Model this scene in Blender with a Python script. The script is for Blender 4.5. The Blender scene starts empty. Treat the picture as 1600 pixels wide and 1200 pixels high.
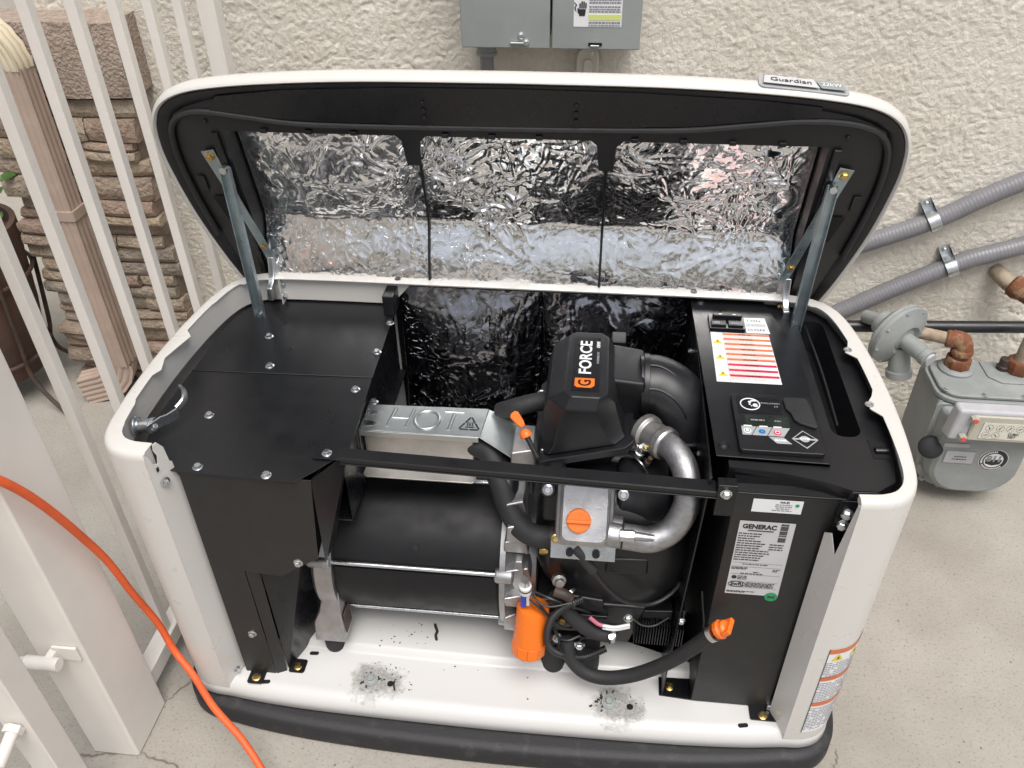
import bpy, math, random
import numpy as np
from mathutils import Vector, Matrix, noise
random.seed(7)
rad = math.radians
scene = bpy.context.scene
C = scene.collection

# ------------------------------------------------------------------ camera
cd = bpy.data.cameras.new('camera'); cam = bpy.data.objects.new('camera', cd); C.objects.link(cam)
cd.sensor_width = 36.0; cd.lens = 1286.0/1600*36; cd.clip_start = .02; cd.clip_end = 400
yaw, pitch, roll = rad(-6.72), rad(36.76), rad(-0.89)
f = Vector((math.sin(yaw)*math.cos(pitch), math.cos(yaw)*math.cos(pitch), -math.sin(pitch)))
r0 = Vector((math.cos(yaw), -math.sin(yaw), 0)); u0 = r0.cross(f)
rr = r0*math.cos(roll)+u0*math.sin(roll); uu = u0*math.cos(roll)-r0*math.sin(roll)
m = Matrix((rr, uu, -f)).transposed().to_4x4(); m.translation = (0.142, -0.878, 1.537)
cam.matrix_world = m
scene.camera = cam

# ------------------------------------------------------------------ sky, sun, exposure
SUN_EL, SUN_ROT = rad(67), rad(158)
w = bpy.data.worlds.new('World'); scene.world = w; w.use_nodes = True
nt = w.node_tree; bg = nt.nodes['Background']
sky = nt.nodes.new('ShaderNodeTexSky'); sky.sky_type = 'NISHITA'; sky.sun_disc = False
sky.sun_elevation = SUN_EL; sky.sun_rotation = SUN_ROT; sky.air_density = 1.0; sky.dust_density = 6.0; sky.ozone_density = 1.0
hs = nt.nodes.new('ShaderNodeHueSaturation'); hs.inputs['Saturation'].default_value = .60
nt.links.new(sky.outputs[0], hs.inputs['Color']); nt.links.new(hs.outputs[0], bg.inputs[0]); bg.inputs[1].default_value = .09
sl = bpy.data.lights.new('sun', 'SUN'); sl.energy = 1.7; sl.angle = rad(38); sl.color = (1, .985, .965)
sun = bpy.data.objects.new('sun', sl); C.objects.link(sun)
az = SUN_ROT
sd = Vector((math.sin(az)*math.cos(SUN_EL), math.cos(az)*math.cos(SUN_EL), math.sin(SUN_EL)))
sun.rotation_euler = (-sd).to_track_quat('-Z', 'Y').to_euler(); sun.location = sd*6
scene.view_settings.view_transform = 'Standard'; scene.view_settings.look = 'None'
scene.view_settings.exposure = 0.60; scene.view_settings.gamma = 1; scene.view_settings.use_curve_mapping = False

# ------------------------------------------------------------------ materials
MATS = {}
def mat(name, col, rough=.5, metal=0., var=0., vscale=8., bump=0., bscale=60., col2=None, lo=.4, hi=.65, coat=0., detail=6, rvar=0., spec=.5, bdist=.002):
    """Procedural Principled material: noise between col and col2 (or a darker col), noise bump."""
    if name in MATS: return MATS[name]
    ma = bpy.data.materials.new(name); ma.use_nodes = True; n = ma.node_tree; b = n.nodes['Principled BSDF']
    b.inputs['Base Color'].default_value = (*col, 1); b.inputs['Roughness'].default_value = rough; b.inputs['Metallic'].default_value = metal
    b.inputs['Specular IOR Level'].default_value = spec
    if coat: b.inputs['Coat Weight'].default_value = coat; b.inputs['Coat Roughness'].default_value = .15
    g = n.nodes.new('ShaderNodeNewGeometry')
    if var or col2:
        t = n.nodes.new('ShaderNodeTexNoise'); t.inputs['Scale'].default_value = vscale; t.inputs['Detail'].default_value = detail; t.inputs['Roughness'].default_value = .62
        n.links.new(g.outputs['Position'], t.inputs['Vector'])
        mr = n.nodes.new('ShaderNodeMapRange'); mr.inputs['From Min'].default_value = lo; mr.inputs['From Max'].default_value = hi
        n.links.new(t.outputs['Fac'], mr.inputs['Value'])
        mx = n.nodes.new('ShaderNodeMix'); mx.data_type = 'RGBA'
        c2 = col2 if col2 else tuple(c*(1-var) for c in col)
        mx.inputs['A'].default_value = (*col, 1); mx.inputs['B'].default_value = (*c2, 1)
        n.links.new(mr.outputs[0], mx.inputs['Factor']); n.links.new(mx.outputs['Result'], b.inputs['Base Color'])
    if rvar:
        t = n.nodes.new('ShaderNodeTexNoise'); t.inputs['Scale'].default_value = 22; t.inputs['Detail'].default_value = 5
        n.links.new(g.outputs['Position'], t.inputs['Vector'])
        mr = n.nodes.new('ShaderNodeMapRange'); mr.inputs['From Min'].default_value = .3; mr.inputs['From Max'].default_value = .7
        mr.inputs['To Min'].default_value = max(.02, rough-rvar); mr.inputs['To Max'].default_value = min(1, rough+rvar)
        n.links.new(t.outputs['Fac'], mr.inputs['Value']); n.links.new(mr.outputs[0], b.inputs['Roughness'])
    if bump:
        t = n.nodes.new('ShaderNodeTexNoise'); t.inputs['Scale'].default_value = bscale; t.inputs['Detail'].default_value = 4
        n.links.new(g.outputs['Position'], t.inputs['Vector'])
        bp = n.nodes.new('ShaderNodeBump'); bp.inputs['Strength'].default_value = bump; bp.inputs['Distance'].default_value = bdist
        n.links.new(t.outputs['Fac'], bp.inputs['Height']); n.links.new(bp.outputs[0], b.inputs['Normal'])
    MATS[name] = ma
    return ma

def foil_mat(name, col, rough, scale, strength):
    ma = bpy.data.materials.new(name); ma.use_nodes = True; n = ma.node_tree; b = n.nodes['Principled BSDF']
    b.inputs['Base Color'].default_value = (*col, 1); b.inputs['Metallic'].default_value = 1; b.inputs['Roughness'].default_value = rough
    g = n.nodes.new('ShaderNodeNewGeometry')
    t = n.nodes.new('ShaderNodeTexNoise'); t.inputs['Scale'].default_value = 9; t.inputs['Detail'].default_value = 3
    n.links.new(g.outputs['Position'], t.inputs['Vector'])
    ad = n.nodes.new('ShaderNodeMix'); ad.data_type = 'VECTOR'; ad.inputs['Factor'].default_value = .12
    n.links.new(g.outputs['Position'], ad.inputs['A']); n.links.new(t.outputs['Color'], ad.inputs['B'])
    tot = None                                            # flat tilted facets: every Voronoi cell gets its own slope
    for sc_, k_ in ((scale, 1.), (scale*2.7, .7)):
        v = n.nodes.new('ShaderNodeTexVoronoi'); v.feature = 'F1'; v.inputs['Scale'].default_value = sc_
        n.links.new(ad.outputs['Result'], v.inputs['Vector'])
        d = n.nodes.new('ShaderNodeVectorMath'); d.operation = 'SUBTRACT'; n.links.new(ad.outputs['Result'], d.inputs[0]); n.links.new(v.outputs['Position'], d.inputs[1])
        c = n.nodes.new('ShaderNodeVectorMath'); c.operation = 'SUBTRACT'; n.links.new(v.outputs['Color'], c.inputs[0]); c.inputs[1].default_value = (.5, .5, .5)
        q = n.nodes.new('ShaderNodeVectorMath'); q.operation = 'DOT_PRODUCT'; n.links.new(d.outputs[0], q.inputs[0]); n.links.new(c.outputs[0], q.inputs[1])
        mm = n.nodes.new('ShaderNodeMath'); mm.operation = 'MULTIPLY'; mm.inputs[1].default_value = k_*strength; n.links.new(q.outputs['Value'], mm.inputs[0])
        if tot is None: tot = mm
        else:
            aa = n.nodes.new('ShaderNodeMath'); aa.operation = 'ADD'; n.links.new(tot.outputs[0], aa.inputs[0]); n.links.new(mm.outputs[0], aa.inputs[1]); tot = aa
    bp = n.nodes.new('ShaderNodeBump'); bp.inputs['Strength'].default_value = 1; bp.inputs['Distance'].default_value = 1
    n.links.new(tot.outputs[0], bp.inputs['Height']); n.links.new(bp.outputs[0], b.inputs['Normal'])
    MATS[name] = ma
    return ma

def speckle_mat(name, c1, c2, c3, rough, s_big, s_fine, bump, bd, shelf=0):
    """Concrete / stucco: broad tone, fine aggregate speckle, bump."""
    ma = bpy.data.materials.new(name); ma.use_nodes = True; n = ma.node_tree; b = n.nodes['Principled BSDF']
    b.inputs['Roughness'].default_value = rough; b.inputs['Specular IOR Level'].default_value = .60
    g = n.nodes.new('ShaderNodeNewGeometry')
    def nz(s, d=6):
        t = n.nodes.new('ShaderNodeTexNoise'); t.inputs['Scale'].default_value = s; t.inputs['Detail'].default_value = d; t.inputs['Roughness'].default_value = .65
        n.links.new(g.outputs['Position'], t.inputs['Vector']); return t
    def rng(t, lo, hi, a=0, bb=1):
        mr = n.nodes.new('ShaderNodeMapRange'); mr.inputs['From Min'].default_value = lo; mr.inputs['From Max'].default_value = hi
        mr.inputs['To Min'].default_value = a; mr.inputs['To Max'].default_value = bb
        n.links.new(t.outputs[0], mr.inputs['Value']); return mr
    def mix(fa, a, bb):
        mx = n.nodes.new('ShaderNodeMix'); mx.data_type = 'RGBA'
        n.links.new(fa.outputs[0], mx.inputs['Factor'])
        for k, v in (('A', a), ('B', bb)):
            if isinstance(v, tuple): mx.inputs[k].default_value = (*v, 1)
            else: n.links.new(v.outputs['Result'], mx.inputs[k])
        return mx
    big = mix(rng(nz(s_big, 7), .38, .66), c1, c2)
    fine = nz(s_fine, 3)
    fm = mix(rng(fine, .56, .72, 0, .75), big, c3)
    n.links.new(fm.outputs['Result'], b.inputs['Base Color'])
    bp = n.nodes.new('ShaderNodeBump'); bp.inputs['Strength'].default_value = bump; bp.inputs['Distance'].default_value = bd
    if shelf:                                            # torn plaster shelves: clipped coarse noise + grit
        co = nz(shelf, 8); co.inputs['Roughness'].default_value = .72; sh_ = rng(co, .43, .60)
        gr = nz(shelf*2.6, 5); ad = n.nodes.new('ShaderNodeMath'); ad.operation = 'MULTIPLY_ADD'; ad.inputs[1].default_value = .55
        n.links.new(gr.outputs[0], ad.inputs[0]); n.links.new(sh_.outputs[0], ad.inputs[2]); n.links.new(ad.outputs[0], bp.inputs['Height'])
    else: n.links.new(nz(s_fine*.6, 6).outputs[0], bp.inputs['Height'])
    n.links.new(bp.outputs[0], b.inputs['Normal'])
    MATS[name] = ma
    return ma

K = {}
K['stucco'] = speckle_mat('stucco', (.81, .77, .685), (.69, .64, .55), (.52, .475, .395), .95, 2.2, 300, .55, .003, 210)
K['concrete'] = speckle_mat('concrete', (.35, .328, .29), (.27, .249, .214), (.13, .117, .098), .9, 2.3, 170, .7, .003)
K['white'] = mat('white_enamel', (.585, .572, .542), .30, var=.02, vscale=3, rvar=.04)
K['tray'] = None
K['fence'] = mat('fence_paint', (.77, .735, .68), .42, var=.05, vscale=9, bump=.12, bscale=70, rvar=.1)
K['panel'] = mat('matte_black_panel', (.015, .0148, .015), .5, col2=(.09, .085, .08), lo=.70, hi=.80, vscale=190, bump=.10, bscale=1400, rvar=.07, bdist=.0006)
K['black'] = mat('black_powder_coat', (.0072, .0076, .0092), .33, col2=(.10, .095, .09), lo=.70, hi=.80, vscale=170, bump=.10, bscale=1400, rvar=.07, bdist=.0006)
K['blackgloss'] = mat('black_enamel', (.0066, .007, .0088), .28, var=.15, vscale=6, bump=.05, bscale=600, rvar=.06)
K['plastic'] = mat('black_plastic', (.0082, .0086, .0105), .42, var=.15, vscale=8, bump=.22, bscale=1100, rvar=.08, bdist=.0006)
K['shroud'] = mat('engine_shroud_plastic', (.0078, .0082, .010), .36, var=.2, vscale=8, bump=.12, bscale=800, rvar=.08, bdist=.0008)
K['rubber'] = mat('rubber', (.02, .02, .021), .68, var=.3, vscale=20, bump=.15, bscale=300)
K['padrub'] = mat('pad_composite', (.017, .017, .019), .6, col2=(.05, .049, .048), lo=.55, hi=.80, vscale=30, bump=.35, bscale=260)
K['alum'] = mat('cast_aluminium', (.50, .50, .505), .46, 1., var=.25, vscale=25, bump=.25, bscale=500, rvar=.12)
K['alumpipe'] = mat('aluminium_pipe', (.46, .46, .47), .44, 1., var=.25, vscale=90, bump=.4, bscale=600, rvar=.1)
K['satin'] = mat('satin_black_steel', (.007, .007, .0085), .5, var=.2, vscale=9, bump=.12, bscale=500, rvar=.1, spec=.35, bdist=.0006)
K['zinc'] = mat('zinc_plate', (.66, .69, .70), .30, 1., var=.12, vscale=30, bump=.12, bscale=120, rvar=.1)
K['zincblue'] = mat('blue_zinc', (.36, .43, .46), .34, .85, var=.25, vscale=30, rvar=.1)
K['galv'] = mat('galvanised_sheet', (.56, .60, .60), .36, 1., var=.16, vscale=9, bump=.05, bscale=40, rvar=.06)
K['dullalum'] = mat('dull_aluminised', (.52, .51, .49), .48, 1., col2=(.42, .41, .39), vscale=18, rvar=.1)
K['gold'] = mat('yellow_zinc', (.62, .46, .18), .3, 1., var=.4, vscale=60, rvar=.1)
K['orange'] = mat('orange_plastic', (.85, .17, .02), .42, var=.1, vscale=30)
K['filter'] = mat('orange_enamel', (.80, .17, .012), .3, var=.05, vscale=8, rvar=.06)
K['cord'] = mat('orange_cord_jacket', (.78, .12, .028), .55, var=.18, vscale=18, bump=.2, bscale=140)
K['foil'] = foil_mat('crumpled_foil', (.88, .88, .885), .13, 46, .11)
K['dimmedfoil'] = foil_mat('foil_dimmed_reflection', (.32, .32, .345), .11, 34, .07)  # same foil, colour darkened for the engine bay it reflects
K['label'] = mat('label_white', (.74, .75, .77), .4, var=.04, vscale=20)
K['labelgrey'] = mat('label_silver', (.52, .52, .53), .42, var=.05, vscale=20)
K['ink'] = mat('ink_black', (.02, .02, .022), .5, var=.1)
K['inkgrey'] = mat('ink_grey', (.24, .24, .26), .5, var=.1)
K['inkred'] = mat('ink_warning_orange', (.62, .17, .06), .45, var=.08)
K['inkpink'] = mat('ink_danger_red', (.55, .02, .07), .45, var=.08)
K['inkpale'] = mat('ink_pale_orange', (.80, .50, .40), .5, var=.08)
K['yellow'] = mat('ink_yellow', (.72, .58, .05), .45, var=.08)
K['limeink'] = mat('ink_lime', (.62, .68, .22), .5, var=.06)
K['green'] = mat('ink_green', (.03, .30, .13), .45, var=.12)
K['blueink'] = mat('ink_blue', (.03, .30, .75), .45, var=.08)
K['silverprint'] = mat('silver_print', (.36, .37, .38), .42, var=.08)
K['whiteprint'] = mat('white_print', (.78, .78, .78), .45, var=.04)
K['lcd'] = mat('lcd_glass', (.022, .028, .024), .12, var=.3, vscale=60)
K['boxgrey'] = mat('grey_box_paint', (.28, .305, .30), .42, var=.14, vscale=7, bump=.08, bscale=90, rvar=.1)
K['conduit'] = mat('grey_conduit_pvc', (.21, .208, .222), .40, var=.12, vscale=14, rvar=.08)
K['lb'] = mat('beige_conduit_body', (.60, .565, .50), .6, var=.1, vscale=16)
K['metergrey'] = mat('gas_meter_paint', (.235, .252, .248), .5, col2=(.29, .308, .30), vscale=11, bump=.25, bscale=80, rvar=.12)
K['meterlight'] = mat('gas_index_cover', (.40, .40, .42), .45, var=.12, vscale=14, rvar=.1)
K['rust'] = mat('rusty_iron', (.17, .062, .026), .82, 0., col2=(.42, .31, .19), lo=.50, hi=.72, vscale=26, bump=.6, bscale=180)
K['paintpipe'] = mat('beige_painted_pipe', (.36, .295, .215), .7, col2=(.14, .065, .034), lo=.46, hi=.72, vscale=22, bump=.3, bscale=120)
K['blackpipe'] = mat('black_gas_pipe', (.015, .015, .017), .38, col2=(.10, .10, .10), lo=.62, hi=.8, vscale=60, rvar=.1)
K['downspout'] = mat('tan_downspout_paint', (.42, .325, .265), .45, var=.14, vscale=10, rvar=.08)
K['downtop'] = mat('cream_downspout_paint', (.60, .53, .39), .5, var=.12, vscale=10)
K['mortar'] = mat('mortar', (.22, .17, .135), .95, var=.3, vscale=50, bump=.6, bscale=200)
K['terracotta'] = mat('dark_pot', (.065, .040, .030), .75, col2=(.115, .06, .038), vscale=6, bump=.3, bscale=40)
K['soil'] = mat('soil', (.02, .016, .012), 1, var=.5, vscale=60, bump=1, bscale=80)
K['iron'] = mat('wrought_iron', (.035, .026, .022), .6, col2=(.09, .045, .03), vscale=30)
K['leaf'] = mat('leaf', (.075, .16, .028), .5, col2=(.035, .085, .016), vscale=30)
K['clear'] = mat('amber_lens', (.40, .385, .32), .22, var=.1, vscale=20)
K['dial'] = mat('dial_paper', (.58, .57, .49), .5, var=.06, vscale=20)
K['redseal'] = mat('red_seal', (.60, .09, .07), .45, var=.1)
K['bluepaint'] = mat('blue_plastic', (.02, .06, .45), .4, var=.1)
K['wire'] = mat('wire_black', (.014, .014, .015), .45, var=.1)
K['ties'] = mat('white_nylon', (.72, .72, .72), .4, var=.05)
K['pink'] = mat('pink_sleeve', (.45, .12, .18), .5, var=.1)
K['hole_shade'] = mat('hole_shadow', (.004, .004, .004), .9, var=.1)  # near-black colour painted in as the shade inside openings
for i, (a, b2) in enumerate([((.33, .26, .20), (.22, .165, .125)), ((.38, .315, .235), (.25, .20, .15)), ((.31, .26, .21), (.20, .165, .13)), ((.41, .33, .24), (.28, .215, .155)), ((.33, .245, .19), (.225, .16, .12))]):
    K['stone%d' % i] = mat('ledge_stone_%d' % i, a, .88, col2=b2, vscale=22, bump=1., bscale=85, bdist=.010)
K['capstone'] = mat('cap_stone', (.40, .32, .265), .95, col2=(.28, .22, .175), vscale=60, bump=1., bscale=130, bdist=.010)

def tray_material():
    """White enamel with two gritty stains round the anchor bolts (their own shape, world position)."""
    ma = bpy.data.materials.new('white_enamel_gritty'); ma.use_nodes = True; n = ma.node_tree; b = n.nodes['Principled BSDF']
    b.inputs['Roughness'].default_value = .33
    g = n.nodes.new('ShaderNodeNewGeometry')
    t = n.nodes.new('ShaderNodeTexNoise'); t.inputs['Scale'].default_value = 170; t.inputs['Detail'].default_value = 5; t.inputs['Roughness'].default_value = .7
    n.links.new(g.outputs['Position'], t.inputs['Vector'])
    lo_ = n.nodes.new('ShaderNodeTexNoise'); lo_.inputs['Scale'].default_value = 55; lo_.inputs['Detail'].default_value = 4; lo_.inputs['Roughness'].default_value = .7
    n.links.new(g.outputs['Position'], lo_.inputs['Vector']); tot = None
    for (x, y, r) in ((-.258, .036, .033), (.222, .030, .036), (-.225, .034, .026), (.246, .024, .026)):
        d = n.nodes.new('ShaderNodeVectorMath'); d.operation = 'DISTANCE'; d.inputs[1].default_value = (x, y, .1)
        n.links.new(g.outputs['Position'], d.inputs[0])
        md = n.nodes.new('ShaderNodeMath'); md.operation = 'MULTIPLY_ADD'; md.inputs[1].default_value = .075
        n.links.new(lo_.outputs['Fac'], md.inputs[0]); n.links.new(d.outputs['Value'], md.inputs[2])          # ragged outline
        mr = n.nodes.new('ShaderNodeMapRange'); mr.inputs['From Min'].default_value = r+.030; mr.inputs['From Max'].default_value = r+.050
        mr.inputs['To Min'].default_value = 1; mr.inputs['To Max'].default_value = 0
        n.links.new(md.outputs[0], mr.inputs['Value'])
        if tot is None: tot = mr
        else:
            mm = n.nodes.new('ShaderNodeMath'); mm.operation = 'MAXIMUM'
            n.links.new(tot.outputs[0], mm.inputs[0]); n.links.new(mr.outputs[0], mm.inputs[1]); tot = mm
    gn = n.nodes.new('ShaderNodeMapRange'); gn.inputs['From Min'].default_value = .36; gn.inputs['From Max'].default_value = .60; gn.inputs['To Min'].default_value = .55
    n.links.new(t.outputs['Fac'], gn.inputs['Value'])
    mr = n.nodes.new('ShaderNodeMath'); mr.operation = 'MULTIPLY'; n.links.new(tot.outputs[0], mr.inputs[0]); n.links.new(gn.outputs[0], mr.inputs[1])
    mx = n.nodes.new('ShaderNodeMix'); mx.data_type = 'RGBA'; mx.inputs['A'].default_value = (.545, .542, .527, 1); mx.inputs['B'].default_value = (.235, .23, .215, 1)
    n.links.new(mr.outputs[0], mx.inputs['Factor']); n.links.new(mx.outputs['Result'], b.inputs['Base Color'])
    bp = n.nodes.new('ShaderNodeBump'); bp.inputs['Strength'].default_value = .3; bp.inputs['Distance'].default_value = .0015
    n.links.new(mr.outputs[0], bp.inputs['Height']); n.links.new(bp.outputs[0], b.inputs['Normal'])
    return ma
K['tray'] = tray_material()

# ------------------------------------------------------------------ mesh helpers (all coordinates are world metres)
WL = {}
def empty(name, loc, label, cat, group=None):
    o = bpy.data.objects.new(name, None); C.objects.link(o); o.location = loc; o.empty_display_size = .05
    WL[o] = Vector(loc); tag(o, label, cat, group); return o
def tag(o, label, cat, group=None, kind=None):
    if label: o['label'] = label
    if cat: o['category'] = cat
    if group: o['group'] = group
    if kind: o['kind'] = kind
    return o
def crv(pts, n=8):
    """Catmull-Rom through pts."""
    p = [Vector(q) for q in pts]; p = [p[0]*2-p[1]]+p+[p[-1]*2-p[-2]]; out = []
    for i in range(1, len(p)-2):
        a, b, c, d = p[i-1:i+3]
        for k in range(n):
            t = k/n
            out.append(.5*((2*b)+(c-a)*t+(2*a-5*b+4*c-d)*t*t+(3*b-a-3*c+d)*t**3))
    out.append(p[-2]); return out
class MB:
    def __init__(s): s.v = []; s.f = []
    def add(s, vs, fs):
        n = len(s.v); s.v += [Vector(v) for v in vs]; s.f += [tuple(i+n for i in q) for q in fs]; return s
    def hexa(s, p): return s.add(p, [(3, 2, 1, 0), (4, 5, 6, 7), (0, 1, 5, 4), (1, 2, 6, 5), (2, 3, 7, 6), (3, 0, 4, 7)])
    def box(s, x0, x1, y0, y1, z0, z1):
        return s.hexa([(x0, y0, z0), (x1, y0, z0), (x1, y1, z0), (x0, y1, z0), (x0, y0, z1), (x1, y0, z1), (x1, y1, z1), (x0, y1, z1)])
    def obox(s, o, u, v, wv, a, b, c):
        """box centred at o, half sizes a,b,c along unit vectors u,v,w"""
        o, u, v, wv = map(Vector, (o, u, v, wv))
        return s.hexa([o+u*i*a+v*j*b+wv*k*c for k in (-1, 1) for (i, j) in ((-1, -1), (1, -1), (1, 1), (-1, 1))])
    def loft(s, rings, cap0=True, cap1=True, closed=True):
        n = len(rings[0]); b = len(s.v)
        for r in rings: s.v += [Vector(q) for q in r]
        for i in range(len(rings)-1):
            for j in range(n if closed else n-1):
                k = (j+1) % n; s.f.append((b+i*n+j, b+i*n+k, b+(i+1)*n+k, b+(i+1)*n+j))
        if cap0: s.f.append(tuple(b+j for j in reversed(range(n))))
        if cap1: s.f.append(tuple(b+(len(rings)-1)*n+j for j in range(n)))
        return s
    def plate(s, o, u, v, poly, th):
        """polygon poly (a,b) in the plane o + a*u + b*v, extruded th along u x v"""
        o, u, v = Vector(o), Vector(u), Vector(v); nn = u.cross(v).normalized()
        lo = [o+u*a+v*b for a, b in poly]; hi = [q+nn*th for q in lo]
        return s.loft([lo, hi])
    def flat(s, o, u, v, poly):
        o, u, v = Vector(o), Vector(u), Vector(v); n = len(s.v)
        s.v += [o+u*a+v*b for a, b in poly]; s.f.append(tuple(range(n, n+len(poly)))); return s
    def tube(s, path, r, n=12, cap=True, ell=1.):
        p = [Vector(q) for q in path]; m_ = len(p); R_ = r if isinstance(r, (list, tuple)) else [r]*m_
        T = [(p[min(i+1, m_-1)]-p[max(i-1, 0)]).normalized() for i in range(m_)]
        a = Vector((0, 0, 1)) if abs(T[0].z) < .9 else Vector((0, 1, 0))
        U = (a-T[0]*a.dot(T[0])).normalized(); rings = []
        for i in range(m_):
            U = (U-T[i]*U.dot(T[i])).normalized(); W_ = T[i].cross(U)
            rings.append([p[i]+(U*math.cos(2*math.pi*k/n)*ell+W_*math.sin(2*math.pi*k/n))*R_[i] for k in range(n)])
        return s.loft(rings, cap, cap)
    def lathe(s, o, ax, prof, n=24, cap=True):
        """prof = [(radius, distance along ax)]"""
        o, ax = Vector(o), Vector(ax).normalized(); a = Vector((0, 0, 1)) if abs(ax.z) < .9 else Vector((0, 1, 0))
        U = (a-ax*a.dot(ax)).normalized(); W_ = ax.cross(U)
        return s.loft([[o+ax*t+(U*math.cos(2*math.pi*k/n)+W_*math.sin(2*math.pi*k/n))*max(rd, 1e-5) for k in range(n)] for rd, t in prof], cap, cap)
    def build(s, name, material, parent=None, bevel=0., seg=2, smooth=38, label=None, base=False):
        me = bpy.data.meshes.new(name)
        xs = np.array([tuple(q) for q in s.v]); lo, hi = xs.min(0), xs.max(0); c = Vector((lo+hi)/2)
        if base: c.z = lo[2]
        me.from_pydata([q-c for q in s.v], [], s.f); me.validate()
        me.materials.append(material if not isinstance(material, str) else K[material])
        if smooth:
            me.polygons.foreach_set('use_smooth', [True]*len(me.polygons)); me.set_sharp_from_angle(angle=rad(smooth))
        o = bpy.data.objects.new(name, me); C.objects.link(o)
        if parent is not None: o.parent = parent; o.location = c-WL[parent]
        else: o.location = c
        WL[o] = c
        if bevel:
            bv = o.modifiers.new('bevel', 'BEVEL'); bv.width = bevel; bv.segments = seg; bv.limit_method = 'ANGLE'; bv.angle_limit = rad(35)
            bv.harden_normals = True
        if label: o['label'] = label
        return o
def rrect(x0, x1, y0, y1, r, n=5):
    """rounded rectangle polygon, counter-clockwise"""
    out = []
    for cx, cy, a0 in ((x1-r, y0+r, -90), (x1-r, y1-r, 0), (x0+r, y1-r, 90), (x0+r, y0+r, 180)):
        for k in range(n+1):
            a = rad(a0+90*k/n); out.append((cx+r*math.cos(a), cy+r*math.sin(a)))
    return out
X, Y, Z = Vector((1, 0, 0)), Vector((0, 1, 0)), Vector((0, 0, 1))
def basis(n):
    n = Vector(n).normalized(); a = Z if abs(n.z) < .9 else Y
    u = a.cross(n).normalized(); return u, n.cross(u), n

# shared small hardware (mesh data reused)
def proto(mb, material):
    me = bpy.data.meshes.new('hardware'); me.from_pydata(mb.v, [], mb.f); me.materials.append(K[material])
    me.polygons.foreach_set('use_smooth', [True]*len(me.polygons)); me.set_sharp_from_angle(angle=rad(35)); return me
def hexbolt(r):
    b = MB(); b.lathe((0, 0, 0), Z, [(r*1.45, 0), (r*1.45, r*.18), (r*1.15, r*.34)], 16)
    hx = [(r*1.02*math.cos(rad(60*k)), r*1.02*math.sin(rad(60*k))) for k in range(6)]
    b.loft([[(a, c, r*.3) for a, c in hx], [(a, c, r*.95) for a, c in hx], [(a*.82, c*.82, r*1.15) for a, c in hx]])
    b.lathe((0, 0, r*1.0), Z, [(r*.55, 0), (r*.5, r*.16)], 10)
    return b
BOLT = {k: proto(hexbolt(.0058), k) for k in ('zinc', 'gold', 'metergrey')}
SMALL = {k: proto(hexbolt(.004), k) for k in ('zinc', 'gold', 'metergrey')}
def bolt(p, n, parent, kind='zinc', size='b', name='bolt', scale=1.):
    me = (BOLT if size == 'b' else SMALL)[kind]
    o = bpy.data.objects.new(name, me); C.objects.link(o); o.parent = parent
    o.location = Vector(p)-WL[parent]; o.rotation_euler = Vector(n).to_track_quat('Z', 'Y').to_euler(); o.scale = (scale,)*3
    return o
def text(body, size, o, u, v, material, parent, ext=.0003, name='lettering', align='CENTER', sx=1., shear=0., bold=0., valign='CENTER'):
    cu = bpy.data.curves.new('t', 'FONT'); cu.body = body; cu.size = size; cu.align_x = align; cu.align_y = valign; cu.extrude = ext; cu.shear = shear; cu.offset = bold
    cu.resolution_u = 3
    ob = bpy.data.objects.new('t', cu); me = ob.to_mesh()
    o, u, v = Vector(o), Vector(u), Vector(v); nn = u.cross(v)
    b = MB(); b.v = [o+u*q.co.x*sx+v*q.co.y+nn*q.co.z for q in me.vertices]; b.f = [tuple(p.vertices) for p in me.polygons]
    ob.to_mesh_clear(); bpy.data.objects.remove(ob); bpy.data.curves.remove(cu)
    return b.build(name, material, parent, smooth=0)
def micro(mb, o, u, v, wd, h, rng, step=None):
    """one row of word-sized dashes, for print too small to read"""
    a = 0
    while a < wd:
        l = min(rng.uniform(.0025, .008), wd-a)
        if l < .001: break
        mb.flat(o, u, v, [(a, 0), (a+l, 0), (a+l, h), (a, h)]); a += l+rng.uniform(.0008, .0014)
    return mb

# ================================================================== THE SETTING
b = MB(); gx = [-40, -12, -4, -2, 0, 2, 4, 12, 40]
b.add([(x, y, 0) for y in (-40, -12, -4, -1, 1.2, 6, 40) for x in gx], [(j*9+i, j*9+i+1, j*9+i+10, j*9+i+9) for j in range(6) for i in range(8)])
ground = b.build('ground', 'concrete', smooth=0); ground['kind'] = 'structure'; ground['label'] = 'weathered grey concrete slab under the generator'
def crack(pts, wd, parent=None):
    rng = random.Random(int(abs(pts[0][0])*1000)); q = crv([(x, y, .0022) for x, y in pts], 14); L, R_ = [], []
    for i, p in enumerate(q):
        t = (q[min(i+1, len(q)-1)]-q[max(i-1, 0)]).normalized(); nn = Vector((-t.y, t.x, 0)); p = p+nn*rng.uniform(-.004, .004)
        k = wd*rng.uniform(.35, 1.1)*min(1, i/3+.2, (len(q)-1-i)/3+.2); L.append(p+nn*k); R_.append(p-nn*k)
    bb = MB(); n = len(q); bb.add(L+R_, [(i, i+1, n+i+1, n+i) for i in range(n-1)])
    bb.build('crack', 'mortar', ground, smooth=0)
crack([(-.692, -.106), (-.60, -.13), (-.56, -.20), (-.5, -.28)], .0022)
crack([(-.70, -.1), (-.80, -.12), (-.9, -.13)], .0025)
crack([(-.693, .006), (-.66, .07), (-.645, .16), (-.66, .3)], .002)
crack([(-.27, -.085), (-.262, -.13), (-.268, -.19), (-.25, -.25)], .0013)
crack([(.66, .04), (.645, -.02), (.655, -.10), (.64, -.2)], .0013)

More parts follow.
